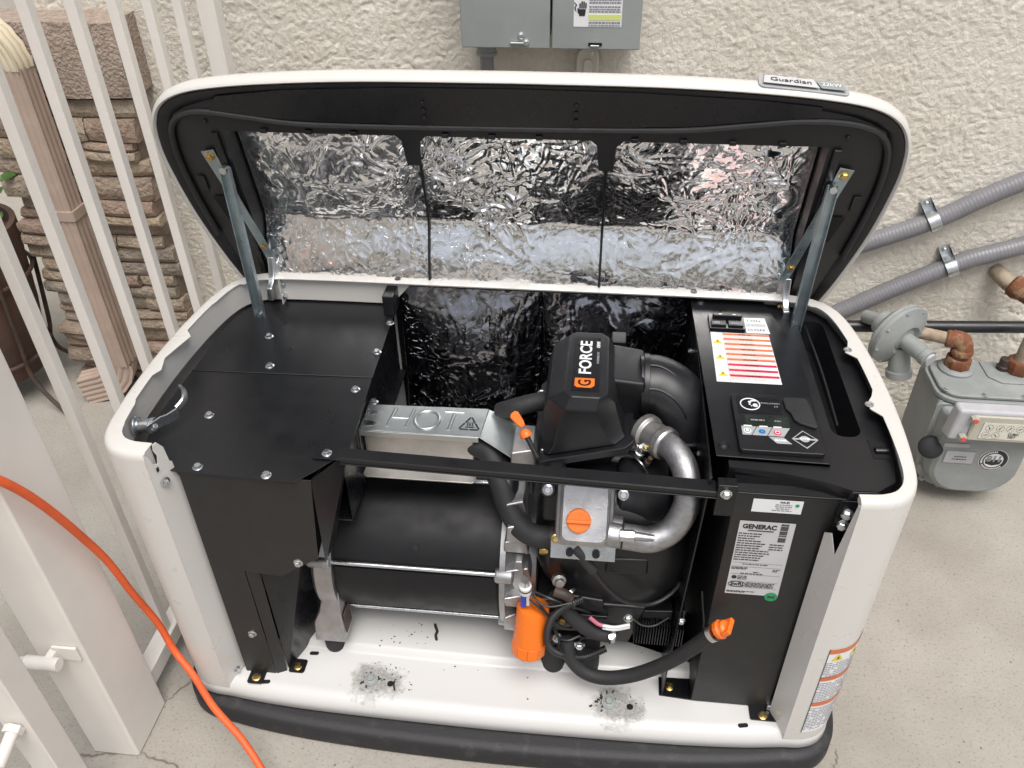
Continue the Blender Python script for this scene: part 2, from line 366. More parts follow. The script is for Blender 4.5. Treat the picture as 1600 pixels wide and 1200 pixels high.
rg0 = random.Random(77); bb = MB()
for k in range(420):
    x, y = (rg0.uniform(-1.3, 1.5), rg0.uniform(-.45, 1.15)) if k < 260 else (rg0.uniform(.65, 1.5), 1.155-abs(rg0.gauss(0, .05)))
    if -.70 < x < .70 and -.07 < y < .66: continue
    a = rg0.uniform(0, 6.28); s_ = rg0.uniform(.0006, .0018); bb.obox((x, y, s_*.5), (math.cos(a), math.sin(a), 0), (-math.sin(a), math.cos(a), 0), Z, s_*rg0.uniform(.8, 1.8), s_*.8, s_*.5)
o = bb.build('grit', 'mortar', smooth=0); tag(o, 'fine brown grit scattered over the concrete slab', 'grit', kind='stuff')

# ---- stucco wall: real lumpy relief on a dense grid where the camera sees it
def vnoise(x, y, s, seed):
    rs = np.random.RandomState(seed); T = rs.rand(256, 256)
    xs, ys = x*s, y*s; xi, yi = np.floor(xs).astype(int), np.floor(ys).astype(int); fx, fy = xs-xi, ys-yi
    fx, fy = fx*fx*(3-2*fx), fy*fy*(3-2*fy); g = lambda a, c: T[a % 256, c % 256]
    return (g(xi, yi)*(1-fx)+g(xi+1, yi)*fx)*(1-fy)+(g(xi, yi+1)*(1-fx)+g(xi+1, yi+1)*fx)*fy
WALL_Y = 1.17
def wall():
    ax = np.concatenate([np.arange(-1.30, 1.62, .0034), np.linspace(1.62, 5, 14)[1:]])
    azz = np.concatenate([np.arange(0, 1.30, .0034), np.linspace(1.31, 2.9, 14)])
    GX, GZ = np.meshgrid(ax, azz)
    wx = GX+.02*vnoise(GX, GZ, 30, 5); wz = GZ+.02*vnoise(GX, GZ, 30, 6)
    bil = lambda s_, sd_: np.abs(2*vnoise(wx, wz, s_, sd_)-1)
    lump = .32*bil(54, 1)+.40*bil(108, 2)+.30*vnoise(wx, wz, 150, 3)
    broad = vnoise(wx, wz, 6, 4)
    h = np.clip(lump*1.5, 0, .85)*.0046*(.45+.8*broad) + .0022*vnoise(wx, wz, 190, 8)-.004*np.clip(.06-np.abs(vnoise(wx, wz, 24, 11)-.5), 0, .06)/.06*broad
    # trowelled smoother islands
    dense = (GX > -1.30) & (GX < 1.62) & (GZ < 1.30)
    h = np.where(dense, h, .002)
    V = np.stack([GX, WALL_Y-h, GZ], -1).reshape(-1, 3); nx, nz = len(ax), len(azz)
    I = np.arange(nx*nz).reshape(nz, nx)
    Q = np.stack([I[:-1, :-1], I[:-1, 1:], I[1:, 1:], I[1:, :-1]], -1).reshape(-1, 4)
    k0 = len(V); V = np.concatenate([V, np.array([(-1.30, WALL_Y, 0), (-1.30, 2.6, 0), (-1.30, 2.6, 2.9), (-1.30, WALL_Y, 2.9), (-5, 2.6, 0), (-5, 2.6, 2.9)])])
    Q = np.concatenate([Q, np.array([[k0, k0+3, k0+2, k0+1], [k0+4, k0+1, k0+2, k0+5]])])      # porch recess beside the pilaster
    me = bpy.data.meshes.new('house_wall'); me.vertices.add(len(V)); me.vertices.foreach_set('co', V.ravel())
    me.loops.add(Q.size); me.loops.foreach_set('vertex_index', Q.ravel().astype(np.int32))
    me.polygons.add(len(Q)); me.polygons.foreach_set('loop_start', np.arange(0, Q.size, 4, dtype=np.int32))
    me.update(calc_edges=True); me.polygons.foreach_set('use_smooth', [True]*len(Q)); me.materials.append(K['stucco'])
    o = bpy.data.objects.new('house_wall', me); C.objects.link(o)
    tag(o, 'cream textured stucco house wall behind the generator', 'wall'); return o
wall()

# ---- stone pilaster: every ledge stone its own piece
pil = empty('stone_pilaster', (-1.245, 1.1, 0), 'brown ledge-stone pilaster with a rough cap block behind the fence', 'pilaster')
MB().box(-1.425, -1.055, 1.085, 1.168, 0, .90).build('mortar_core', 'mortar', pil, smooth=0)
rng = random.Random(21)
def stone(x0, x1, y0, y1, z0, z1, material, name='stone', amp=.006, nx=None):
    nx = nx or max(2, int((x1-x0)/.045)); nz = 2; bb = MB(); sd_ = rng.random()*100
    rings = []
    for i in range(nx+1):
        x = x0+(x1-x0)*i/nx
        e = 1 if 0 < i < nx else .3
        ring = []
        for (yy, zz) in ((y1, z0), (y0+.006, z0), (y0, z0*.7+z1*.3), (y0+.001, z0*.3+z1*.7), (y0+.005, z1), (y1, z1)):
            q = Vector((x, yy, zz)); nv = noise.noise_vector(Vector((x*13+sd_, zz*21, yy*9)))
            ring.append(q+Vector((nv.x*amp*.8, nv.y*amp*(1.3 if yy < y1-.001 else 0)+(0 if e == 1 else .006), nv.z*amp*.5)))
        rings.append(ring)
    bb.loft(rings)
    bb.build(name, material, pil, smooth=28)
z = .004; row = 0
while z < .885:
    h = rng.choice([.030, .036, .042, .052, .062, .045]); h = min(h, .892-z)
    if h < .015: break
    xl = -1.46+rng.uniform(-.012, .022); xr = -1.04+rng.uniform(-.018, .014)
    cuts = [xl]+sorted([xl+(xr-xl)*c for c in ([rng.uniform(.3, .45), rng.uniform(.62, .75)] if rng.random() < .4 else [rng.uniform(.3, .72)])])+[xr]
    for a, c in zip(cuts[:-1], cuts[1:]):
        yf = 1.062+rng.uniform(-.016, .016)
        if h > .05 and rng.random() < .5:
            hm = h*rng.uniform(.4, .6)
            stone(a+.0015, c-.0015, yf, 1.10, z+.002, z+hm-.001, 'stone%d' % rng.randrange(5)); stone(a+.0015, c-.0015, yf+rng.uniform(-.014, .014), 1.10, z+hm+.001, z+h-.002, 'stone%d' % rng.randrange(5))
        else: stone(a+.0015, c-.0015, yf, 1.10, z+.002, z+h-.002, 'stone%d' % rng.randrange(5))
    z += h; row += 1
stone(-1.49, -1.015, 1.045, 1.168, .898, 1.075, 'capstone', name='cap', amp=.010, nx=14)

# ---- downspout
dsp = empty('downspout', (-1.275, 1.0, 0), 'tan corrugated metal downspout with a kicked-out elbow in front of the pilaster', 'downspout')
def dring(c, u, v, a, d, ribs=5, amp=.0028):
    """corrugated rectangle ring of half sizes a (along u) and d (along v)"""
    c, u, v = Vector(c), Vector(u), Vector(v); out = []
    for (p0, p1, nr, out_n) in (((-a, -d), (a, -d), ribs, -v), ((a, -d), (a, d), 3, u), ((a, d), (-a, d), ribs, v), ((-a, d), (-a, -d), 3, -u)):
        N_ = nr*6
        for k in range(N_):
            t = k/N_; off = -amp*(.5-.5*math.cos(2*math.pi*nr*t))**2
            out.append(c+u*(p0[0]+(p1[0]-p0[0])*t)+v*(p0[1]+(p1[1]-p0[1])*t)+out_n*off)
    return out
DX, DY = -1.27, 1.005
MB().loft([dring((DX, DY, zz), X, Y, .043, .030) for zz in (.125, .4, .62)], False, False).build('lower_pipe', 'downspout', dsp, smooth=50)
MB().loft([dring((DX, DY, zz), X, Y, .0405, .0275) for zz in (.60, .80, .985)], False, False).build('upper_pipe', 'downspout', dsp, smooth=50)
MB().loft([rr_ for rr_ in ([(DX+a, DY+d, zz) for a, d in rrect(-.046, .046, -.033, .033, .006)] for zz in (.598, .624))], True, True).build('strap', 'downspout', dsp)
rings = []
for k in range(9):                                   # elbow: from vertical to pointing left and a little forward
    a = rad(80*k/8); d_ = Vector((-.97, -.24, 0)); c = Vector((DX, DY, .125))+d_*(.075*(1-math.cos(a)))-Z*.075*math.sin(a)
    t = d_*math.sin(a)-Z*math.cos(a); v_ = Vector((.24, -.97, 0)); uu_ = v_.cross(t)
    s_ = 1+.05*(k % 2); rings.append(dring(c, uu_*-1, v_*-1, .043*s_, .030*s_))
rings.append([q+d_*.06-Z*.012 for q in rings[-1]])
MB().loft(rings, False, False).build('elbow', 'downspout', dsp, smooth=40)
rings = []
for k in range(9):
    a = rad(60*k/8); c = Vector((DX, DY, .98))+Vector((-1, .1, 0))*(.10*(1-math.cos(a)))+Z*.10*math.sin(a)
    t = Vector((-1, .1, 0))*math.sin(a)+Z*math.cos(a); v_ = Vector((.1, 1, 0)).normalized(); uu_ = v_.cross(t); s_ = 1+.05*(k % 2)
    rings.append(dring(c, uu_, v_, .0405*s_, .0275*s_))
rings.append([q+Vector((-.22, .02, .13)) for q in rings[-1]])
MB().loft(rings, False, False).build('top_elbow', 'downtop', dsp, smooth=40)

# ---- pot on an iron stand with a plant
PX, PY = -1.655, 1.0
pot = MB().lathe((PX, PY, .085), Z, [(.001, 0), (.125, 0), (.135, .02), (.165, .20), (.180, .36), (.190, .42), (.190, .46), (.174, .46), (.17, .42), (.001, .415)], 40, False).build('flower_pot', 'terracotta', base=True)
tag(pot, 'large dark brown round planter pot held by an iron stand', 'pot')
st = empty('plant_stand', (PX, PY, 0), 'rusty wrought iron stand with splayed legs under the dark pot', 'stand')
ring = lambda R_, zz: [(PX+R_*math.cos(rad(a)), PY+R_*math.sin(rad(a)), zz) for a in range(0, 361, 12)]
MB().tube(ring(.155, .15), .006, 8).build('ring', 'iron', st); MB().tube(ring(.186, .40), .006, 8).build('ring', 'iron', st)
for a in (-25, -75, 40, 130, 220):
    ca, sa = math.cos(rad(a)), math.sin(rad(a))
    MB().tube(crv([(PX+ca*R_, PY+sa*R_, zz) for R_, zz in ((.196, .45), (.192, .40), (.168, .20), (.155, .13), (.18, .07), (.27, .012), (.29, .007))], 6), .0065, 8).build('leg', 'iron', st)
soil = None
pl = empty('potted_plant', (PX, PY, .51), 'green leafy plant growing out of the dark pot', 'plant')
MB().lathe((PX, PY, .503), Z, [(.001, .016), (.10, .012), (.168, 0)], 30, False).build('soil', 'soil', pl)
rng2 = random.Random(5)
for k in range(46):
    a = rng2.uniform(-130, 70); R_ = rng2.uniform(.05, .22); zz = .58+rng2.uniform(-.06, .16)-max(0, R_-.15)*.8
    p = Vector((PX+R_*math.cos(rad(a)), PY+R_*math.sin(rad(a)), zz)); n_ = Vector((rng2.uniform(-.5, .5), rng2.uniform(-.9, .1), 1)).normalized(); u_, v_, n_ = basis(n_)
    an = rng2.uniform(0, 6.28); d_ = u_*math.cos(an)+v_*math.sin(an); e_ = n_.cross(d_); L = rng2.uniform(.035, .055); W_ = L*.62
    bb = MB(); prof = [(0, .0), (.12, .35), (.35, .9), (.6, 1), (.85, .62), (1, 0)]
    mid = [p+d_*L*t-n_*.010*t*t for t, _ in prof]; le = [q+e_*W_*.5*w_+n_*.006*w_ for q, (_, w_) in zip(mid, prof)]; ri = [q-e_*W_*.5*w_+n_*.006*w_ for q, (_, w_) in zip(mid, prof)]
    bb.add(le+mid+ri, [(i, i+1, i+7, i+6) for i in range(5)]+[(i+6, i+7, i+13, i+12) for i in range(5)])
    o = bb.build('leaf', 'leaf', pl, smooth=60)
    if k % 2 == 0: MB().tube([(PX+(p.x-PX)*.3, PY+(p.y-PY)*.3, .51), tuple((p+Vector((PX, PY, .56)))/2+Vector((0, 0, .02))), tuple(p)], .0018, 5).build('stem', 'leaf', pl)

# ---- fence on the left, gate post and gate
fn = empty('picket_fence', (-.725, .5, 0), 'cream square-bar metal fence running back to the stucco wall', 'fence')
FX = -.725
MB().box(FX-.018, FX+.018, .012, .945, .045, .085).build('bottom_rail', 'fence', fn, bevel=.002)
MB().box(FX-.018, FX+.018, .012, .945, 1.52, 1.56).build('top_rail', 'fence', fn, bevel=.002)
for yy in (.122, .238, .356, .474, .594, .712, .828):
    MB().box(FX-.0095, FX+.0095, yy-.0095, yy+.0095, .086, 1.519).build('picket', 'fence', fn, bevel=.0012)
MB().box(FX-.02, FX+.02, .946, .986, 0.001, 1.62).build('end_post', 'fence', fn, bevel=.002)
gp = empty('gate_post', (-.739, -.055, 0), 'thick cream square gate post standing beside the generator', 'post')
MB().box(-.786, -.692, -.111, .006, .001, 1.75).build('shaft', 'fence', gp, bevel=.005, seg=3)
bb = MB().box(-.745, -.700, -.117, -.1115, .318, .352)
bb.build('hinge_plate', 'fence', gp, bevel=.002)
MB().tube([(-.786, -.135, .331), (-.725, -.135, .331)], .012, 12).build('hinge_barrel', 'fence', gp, bevel=.001)
MB().box(-.752, -.738, -.133, -.111, .322, .342).build('hinge_tab', 'fence', gp, bevel=.002)
MB().tube(crv([(-.786, -.135, .331), (-.80, -.137, .327), (-.815, -.15, .312), (-.82, -.165, .29)], 5), .010, 10).build('hinge_pin', 'fence', gp)
gt = empty('gate', (-.76, -.4, 0), 'cream metal gate leaf with an adjusting bolt at the bottom left', 'gate')
MB().box(-.762, -.712, -.245, -.197, .06, 1.6).build('stile', 'fence', gt, bevel=.003)
MB().box(-.752, -.722, -1.25, -.246, .06, .10).build('bottom_rail', 'fence', gt, bevel=.002)
MB().box(-.752, -.722, -1.25, -.246, 1.45, 1.49).build('top_rail', 'fence', gt, bevel=.002)
for yy in (-.36, -.48, -.60, -.72, -.84, -.96, -1.08, -1.2): MB().box(-.7465, -.7275, yy-.0095, yy+.0095, .101, 1.449).build('picket', 'fence', gt, bevel=.0012)
MB().tube([(-.735, -.247, .33), (-.735, -.305, .31)], .010, 12).build('adjusting_bolt', 'fence', gt, bevel=.0015)
hx = MB().lathe((-.735, -.2465, .33), (0, -1, -.3), [(.016, 0), (.016, .012)], 6); hx.build('lock_nut', 'fence', gt, bevel=.001)

# ---- orange extension cord
pth = crv([(-.82, -.42, .99), (-.74, -.22, .87), (-.672, -.117, .745), (-.668, -.02, .50), (-.664, .012, .345), (-.655, .03, .235), (-.636, .02, .165), (-.59, -.012, .135), (-.535, -.06, .115), (-.46, -.11, .085), (-.395, -.17, .04), (-.34, -.26, .009), (-.30, -.42, .009), (-.36, -.7, .009)], 12)
tag(MB().tube(pth, .0068, 12).build('extension_cord', 'cord', smooth=80), 'orange extension cord hanging along the gate post and past the generator corner', 'cord')

# ---- electrical boxes on the wall above
def ebox(x0, x1, name, label, right):
    e = empty(name, ((x0+x1)/2, 1.10, 1.03), label, 'electrical box', 'grey electrical boxes above the generator')
    MB().box(x0+.004, x1-.004, 1.056, 1.168, 1.042, 1.50).build('housing', 'boxgrey', e, bevel=.003)
    cv = MB().box(x0, x1, 1.036, 1.055, 1.036, 1.505).build('cover', 'boxgrey', e, bevel=.003)
    return e
e1 = ebox(-.186, .0125, 'disconnect_box', 'grey metal electrical box without a sticker, left of the pair on the wall', False)
e2 = ebox(.017, .211, 'warning_box', 'grey metal electrical box with a white and yellow warning sticker', True)
MB().box(-.075, -.045, 1.029, 1.035, 1.0465, 1.0505).build('hasp', 'zinc', e1, bevel=.001)
for p in ((-.0515, 1.0355, 1.064), (-.040, 1.0355, 1.0495)): bolt(p, -Y, e1, 'zinc', 's', 'screw', 1.3)
MB().box(.098, .128, 1.0345, 1.0355, 1.044, 1.051).build('hasp_slot_shade', 'hole_shade', e2, smooth=0); MB().box(.103, .122, 1.029, 1.034, 1.043, 1.047).build('hasp', 'zinc', e2, bevel=.001)  # slot is a black plate, the gap's shade put into its colour
ws = MB().box(.064, .168, 1.0352, 1.0358, 1.084, 1.25).build('warning_sticker', 'label', e2, smooth=0)
bb = MB(); rg = random.Random(3); zz = 1.125
for (zz, h) in ((1.0855, .003), (1.0905, .0042), (1.1135, .003), (1.118, .003), (1.123, .0035), (1.131, .004), (1.137, .004)): micro(bb, (.097, 1.0347, zz), X, Z, .068, h, rg)
bb.build('lettering', 'inkgrey', ws, smooth=0)
MB().box(.096, .166, 1.0344, 1.0350, 1.098, 1.109).build('yellow_band', 'limeink', ws, smooth=0)
bb = MB()                                              # open hand with a shock bolt
bb.plate((.082, 1.0348, 1.108), X, Z, [(-.006, -.002), (.006, -.002), (.0075, .006), (.0075, .012), (-.0075, .012), (-.0075, .006)], .0003)
for k in range(4): bb.plate((.0755+.0042*k, 1.0348, 1.121), X, Z, rrect(0, .0032, 0, (.011, .015, .0145, .012)[k], .0014, 2), .0003)
bb.plate((.0725, 1.0348, 1.112), X, Z, [(0, 0), (.003, -.002), (.002, .010), (-.001, .010)], .0003)
bb.plate((.066, 1.0348, 1.118), X, Z, [(0, 0), (.004, -.004), (.0015, .005), (.005, .010), (-.001, .016), (-.002, .0145), (.002, .010), (-.001, .005)], .0003)
bb.build('hand_symbol', 'ink', ws, smooth=0)
cv = empty('vertical_conduit', (-.14, 1.115, .75), 'grey flexible conduit dropping from the left electrical box', 'conduit')
MB().lathe((-.14, 1.11, 1.041), -Z, [(.026, 0), (.026, .006), (.023, .008), (.023, .03), (.025, .032), (.025, .038), (.02, .040)], 20).build('connector', 'boxgrey', cv, bevel=.001)
def ribbed(path, r, pitch=.0085, amp=.00045):
    p = crv(path, 40); q = [p[0]]; acc = 0
    L = sum((b_-a_).length for a_, b_ in zip(p, p[1:])); N_ = int(L/pitch*4); cum = [0]
    for a_, b_ in zip(p, p[1:]): cum.append(cum[-1]+(b_-a_).length)
    out = []; rs = []; i = 0
    for k in range(N_+1):
        s_ = L*k/N_
        while i < len(cum)-2 and cum[i+1] < s_: i += 1
        t = (s_-cum[i])/max(1e-9, cum[i+1]-cum[i]); out.append(p[i].lerp(p[i+1], t)); rs.append(r-amp*(k % 4 == 0))
    return MB().tube(out, rs, 20)
ribbed([(-.14, 1.11, 1.005), (-.14, 1.112, .85), (-.138, 1.118, .6), (-.135, 1.13, .3)], .0165).build('hose', 'conduit', cv, smooth=35)
lb = empty('conduit_outlet', (.095, 1.14, .95), 'beige painted oval conduit outlet below the right electrical box', 'conduit outlet')
MB().plate((0, 1.168, 0), X, Z, [(q[0], q[1]) for q in rrect(.070, .122, .86, 1.018, .0255, 8)], .04).build('body', 'lb', lb, bevel=.005, seg=3)
MB().plate((0, 1.1275, 0), X, Z, [(q[0], q[1]) for q in rrect(.087, .107, .87, .992, .0098, 6)], .006).build('raised_cover', 'lb', lb, bevel=.002)
bolt((.104, 1.1275, 1.003), -Y, lb, 'zinc', 's', 'screw', .8)
MB().tube([(.096, 1.148, .861), (.096, 1.148, .45)], .017, 16).build('pipe', 'lb', lb)

# ---- two flexible conduits crossing the wall, each with its strap
def conduit(path, sp, label, slabel, sdir):
    c = ribbed(path, .0235).build('flexible_conduit', 'conduit', smooth=35); tag(c, label, 'conduit', 'flexible conduits on the wall')
    s_ = empty('conduit_strap', sp, slabel, 'strap', 'conduit straps'); t = Vector(sdir).normalized(); up = Vector((-t.z, 0, t.x)); p = Vector(sp)-Y*.0; wd = .0135
    prof = [(-.030, .001), (-.0255, .001)]+[(.0252*math.cos(rad(a)), .0245+.0258*math.sin(rad(a))) for a in range(180, -1, -15)]+[(.0255, .001), (.056, .001)]
    rings = []
    for sgn in (-1, 1): rings.append([p+t*wd*sgn+up*a-Y*d_ for a, d_ in prof]+[p+t*wd*sgn+up*a-Y*(d_+.0022) for a, d_ in reversed(prof)])
    MB().loft(rings).build('clip', 'zinc', s_, bevel=.0006)
    bolt(p+up*.044-Y*.0034, -Y, s_, 'zinc', 's', 'screw', 1.2)
conduit([(1.55, 1.145, .90), (1.165, 1.145, .717), (.987, 1.145, .608), (.807, 1.145, .523), (.70, 1.14, .47), (.62, 1.10, .36), (.60, 1.0, .15)], (.985, 1.166, .607), 'upper grey flexible conduit crossing the stucco wall', 'zinc strap clamping the upper grey conduit', (.18, 0, .10))
conduit([(1.6, 1.145, .70), (1.223, 1.145, .547), (1.07, 1.145, .484), (.845, 1.145, .345), (.72, 1.14, .25), (.66, 1.08, .12), (.65, 1.02, .03)], (1.063, 1.166, .480), 'lower grey flexible conduit above the black gas pipe', 'zinc strap clamping the lower grey conduit', (.2, 0, .10))

# ---- gas train
bp_ = MB().tube([(.60, 1.0, .362), (1.9, 1.0, .425)], .0155, 18).build('black_gas_pipe', 'blackpipe'); tag(bp_, 'black painted steel gas pipe running along the wall', 'pipe')
rp = empty('rusty_gas_piping', (1.1, .95, .3), 'rusty beige-painted gas pipes and elbows feeding the grey meter', 'piping')
def nutc(p, ax, r, h, material, n=6): return MB().lathe(p, ax, [(r*.92, 0), (r, h*.15), (r, h*.85), (r*.92, h)], n).build('union_nut', material, rp, bevel=.0012)
MB().tube([(.92, .955, .398), (1.02, .912, .402)], .0155, 16).build('pipe', 'paintpipe', rp)
MB().lathe((1.008, .916, .402), (.95, -.3, .03), [(.019, 0), (.022, .003), (.022, .016), (.019, .018)], 18).build('elbow_collar', 'rust', rp)
MB().tube(crv([(1.02, .914, .404), (1.040, .906, .403), (1.048, .902, .390), (1.048, .90, .372)], 6), .022, 16).build('elbow', 'rust', rp)
MB().lathe((1.048, .90, .385), -Z, [(.024, 0), (.026, .004), (.026, .014), (.019, .018), (.019, .034)], 18).build('nipple', 'rust', rp)
nutc((1.048, .90, .360), -Z, .031, .034, 'rust', 8)
MB().tube([(1.195, .90, .34), (1.20, .90, .5)], .019, 16).build('riser', 'paintpipe', rp); nutc((1.195, .90, .360), -Z, .032, .034, 'rust', 8)
MB().tube(crv([(1.19, 1.166, .462), (1.21, 1.12, .45), (1.235, 1.09, .44)], 6), .020, 16).build('stub', 'paintpipe', rp)
MB().lathe((1.215, 1.115, .452), (.7, -.65, -.25), [(.022, 0), (.029, .005), (.031, .02), (.028, .034), (.024, .04)], 18).build('coupling', 'rust', rp)
MB().tube(crv([(1.24, 1.09, .44), (1.27, 1.07, .425), (1.29, 1.06, .40), (1.30, 1.05, .36)], 6), .022, 16).build('elbow', 'rust', rp)

rg_ = empty('gas_regulator', (.885, .93, .36), 'grey round diaphragm gas regulator beside the generator corner', 'regulator')
AX = Vector((.50, -.78, -.12)).normalized(); RO = Vector((.886, .905, .415))
rgb = MB().lathe(RO, AX, [(.018, -.060), (.030, -.055), (.034, -.03), (.060, -.024), (.076, -.011), (.081, -.009), (.081, -.001), (.079, 0), (.079, .002), (.081, .003), (.081, .011), (.076, .013), (.060, .022), (.040, .030), (.030, .024), (.022, .028)], 32).build('diaphragm_case', 'metergrey', rg_)
MB().lathe(RO, AX, [(.021, .024), (.021, .085), (.0225, .087), (.0225, .100), (.020, .102)], 22).build('spring_tower', 'metergrey', rg_, bevel=.001)
MB().lathe(RO+AX*.1025, AX, [(.0165, 0), (.0155, .006), (.001, .006)], 20).build('closing_cap', 'meterlight', rg_)
u_, v_, n_ = basis(AX)
for k in range(8):
    a = rad(45*k+12); bolt(RO+(u_*math.cos(a)+v_*math.sin(a))*.0755+AX*.0125, AX, rgb, 'metergrey', 's', 'bolt', .9)
MB().lathe(RO+Vector((.012, -.012, -.03)), (.15, -.2, -1), [(.020, 0), (.024, .02), (.026, .05), (.026, .06), (.031, .062), (.031, .078), (.029, .08)], 20).build('vent_body', 'metergrey', rg_, bevel=.001)
MB().lathe(RO+Vector((.004, -.012, -.012)), (.1, -.9, .2), [(.009, 0), (.009, .012), (.006, .016)], 12).build('boss', 'metergrey', rg_)
MB().tube([RO-AX*.055, RO-AX*.055+Vector((-.02, .05, -.02))], .017, 14).build('inlet', 'metergrey', rg_)

gm = empty('gas_meter', (1.10, .86, .03), 'grey diaphragm gas meter with dials and a round 811 sticker', 'gas meter')
mx_ = 1.104
def mpoly(w0, z0, z1, rb, rt, n=8):
    """shield outline: strongly rounded bottom, softly rounded top"""
    out = []
    for cx, cz, a0, r in ((w0-rb, z0+rb, -90, rb), (w0-rt, z1-rt, 0, rt), (-w0+rt, z1-rt, 90, rt), (-w0+rb, z0+rb, 180, rb)):
        for k in range(n+1): a = rad(a0+90*k/n); out.append((mx_+cx+r*math.cos(a), cz+r*math.sin(a)))
    return out
PB = mpoly(.118, .035, .300, .085, .012); PBi = mpoly(.104, .05, .292, .075, .010)
MB().loft([[(a, yy, c) for a, c in pp] for yy, pp in ((.965, PBi), (.95, PB), (.795, PB))]).build('body', 'metergrey', gm, bevel=.003)
MB().loft([[(a, yy, c) for a, c in pp] for yy, pp in ((.794, mpoly(.124, .030, .298, .09, .012)), (.786, mpoly(.124, .030, .298, .09, .012)))]).build('front_flange', 'metergrey', gm, bevel=.002)
fr = MB().loft([[(a, yy, c) for a, c in pp] for yy, pp in ((.785, mpoly(.112, .042, .292, .082, .012)), (.752, mpoly(.104, .05, .286, .078, .012)), (.744, mpoly(.094, .06, .28, .07, .012)))]).build('front_cover', 'metergrey', gm, bevel=.002)
for a, c in ((-.114, .10), (-.095, .055), (-.05, .036), (.05, .036), (.095, .055), (.114, .10), (.116, .17), (-.116, .17)): bolt((mx_+a, .7855, c), -Y, gm, 'metergrey', 's', 'bolt', 1.4)
top = MB().plate((mx_, .865, .3005), X, Y, rrect(-.124, .128, -.085, .085, .05, 6), .012).build('top_flange', 'metergrey', gm, bevel=.003)
MB().plate((mx_, .865, .313), X, Y, rrect(-.116, .12, -.077, .077, .045, 6), .010).build('top_cover', 'metergrey', gm, bevel=.004)
MB().plate((mx_+.056, .885, .3235), X, Y, [(-.045, .05), (-.045, -.015), (-.02, -.04), (.045, -.04), (.045, .05)], .003).build('badge_plate', 'metergrey', gm, bevel=.001)
MB().lathe((mx_+.056, .905, .3265), Z, [(.015, 0), (.015, .01), (.0125, .012), (.0125, .03), (.011, .032)], 14).build('top_plug', 'iron', gm, bevel=.001)
for a, c in ((-.105, -.055), (-.02, -.07), (.07, -.07), (.11, -.03)): bolt((mx_+a, .865+c, .3232), Z, gm, 'metergrey', 's', 'bolt', 1.3)
MB().lathe((1.048, .90, .3225), Z, [(.042, 0), (.042, .006), (.036, .012)], 18).build('inlet_boss', 'metergrey', gm)
ib = MB().hexa([(.990, .705, 0.252), (1.40, .705, 0.252), (1.40, .743, 0.248), (.985, .743, 0.248), (1.0, .712, 0.334), (1.40, .712, 0.334), (1.40, .743, 0.342), (.994, .743, 0.342)])
ib.v = [Vector((min(q.x, 1.24), q.y, q.z)) for q in ib.v]
IB = ib.build('index_box', 'meterlight', gm, bevel=.008, seg=3)
MB().hexa([(1.030, .698, 0.260), (1.20, .698, 0.260), (1.20, .7045, 0.258), (1.030, .7045, 0.258), (1.040, .704, 0.326), (1.20, .704, 0.326), (1.20, .7110, 0.328), (1.030, .7110, 0.328)]).build('dial_cover', 'clear', IB, bevel=.003)
UZ = (Z+Y*.085).normalized(); dp = MB().plate((1.052, .6985, 0.268), X, UZ, [(0, 0), (.115, 0), (.118, .044), (.004, .044)], .0012)
dp = dp.build('dial_plate', 'dial', IB, smooth=0)
bb = MB()
for cx, cz in ((.018, .031), (.042, .031), (.064, .031), (.086, .031), (.014, .011), (.036, .011)):
    for a in range(0, 360, 30): bb.plate(Vector((1.052, .6967, 0.268))+X*(cx+.0085*math.cos(rad(a)))+UZ*(cz+.0085*math.sin(rad(a))), X, UZ, rrect(-.0008, .0008, -.0008, .0008, .0003, 1), .0002)
    an = random.uniform(0, 6.28); bb.plate(Vector((1.052, .6967, 0.268))+X*cx+UZ*cz, X*math.cos(an)+UZ*math.sin(an), -X*math.sin(an)+UZ*math.cos(an), [(-.004, -.0012), (.007, 0), (-.004, .0012)], .0003)
bb.build('dials', 'ink', dp, smooth=0)
text('CUBIC', .0085, Vector((1.052, .6966, 0.268))+X*.075+UZ*.016, X, UZ, 'ink', dp); text('FEET', .0085, Vector((1.052, .6966, 0.268))+X*.073+UZ*.008, X, UZ, 'ink', dp)
for p in ((1.030, .700, 0.322), (1.018, .6985, 0.268)):
    s_ = MB().lathe(p, -Y, [(.0095, -.006), (.0095, .006), (.008, .008)], 6).build('seal_cup', 'clear', IB, bevel=.001); MB().lathe((p[0], p[1]-.0085, p[2]), -Y, [(.0062, 0), (.0055, .003)], 12).build('seal', 'redseal', IB)
MB().hexa([(1.02, .741, .150), (1.088, .741, .150), (1.088, .7435, .150), (1.02, .7435, .150), (1.02, .741, .188), (1.088, .741, .188), (1.088, .7435, .188), (1.02, .7435, .188)]).build('number_plate', 'meterlight', gm, bevel=.001)
bb = MB(); micro(bb, (1.042, .7408, .17), X, Z, .028, .003, rg); micro(bb, (1.038, .7408, .162), X, Z, .034, .003, rg); bb.build('lettering', 'ink', gm, smooth=0)
MB().box(1.008, 1.068, .7415, .7436, .200, .212).build('small_plate', 'meterlight', gm, bevel=.001)
SC = Vector((1.136, .7432, .165)); disc = lambda r, d, mt, nm, par: MB().lathe(SC-Y*d, -Y, [(r, 0), (r, .0004), (.0001, .0004)], 32).build(nm, mt, par, smooth=0)
sk = disc(.034, 0, 'label', 'round_sticker', gm); disc(.0325, .0005, 'ink', 'black_ring', sk); disc(.022, .001, 'label', 'white_disc', sk)
MB().plate(SC-Y*.0016, X, Z, [(-.017, -.011), (0, -.016), (.017, -.011), (.020, .003), (-.020, .003)], -.0003).build('emblem', 'ink', sk, smooth=0)
text('811', .024, SC-Y*.0022+Z*.005, X, Z, 'metergrey', sk, bold=.0010)
bb = MB()
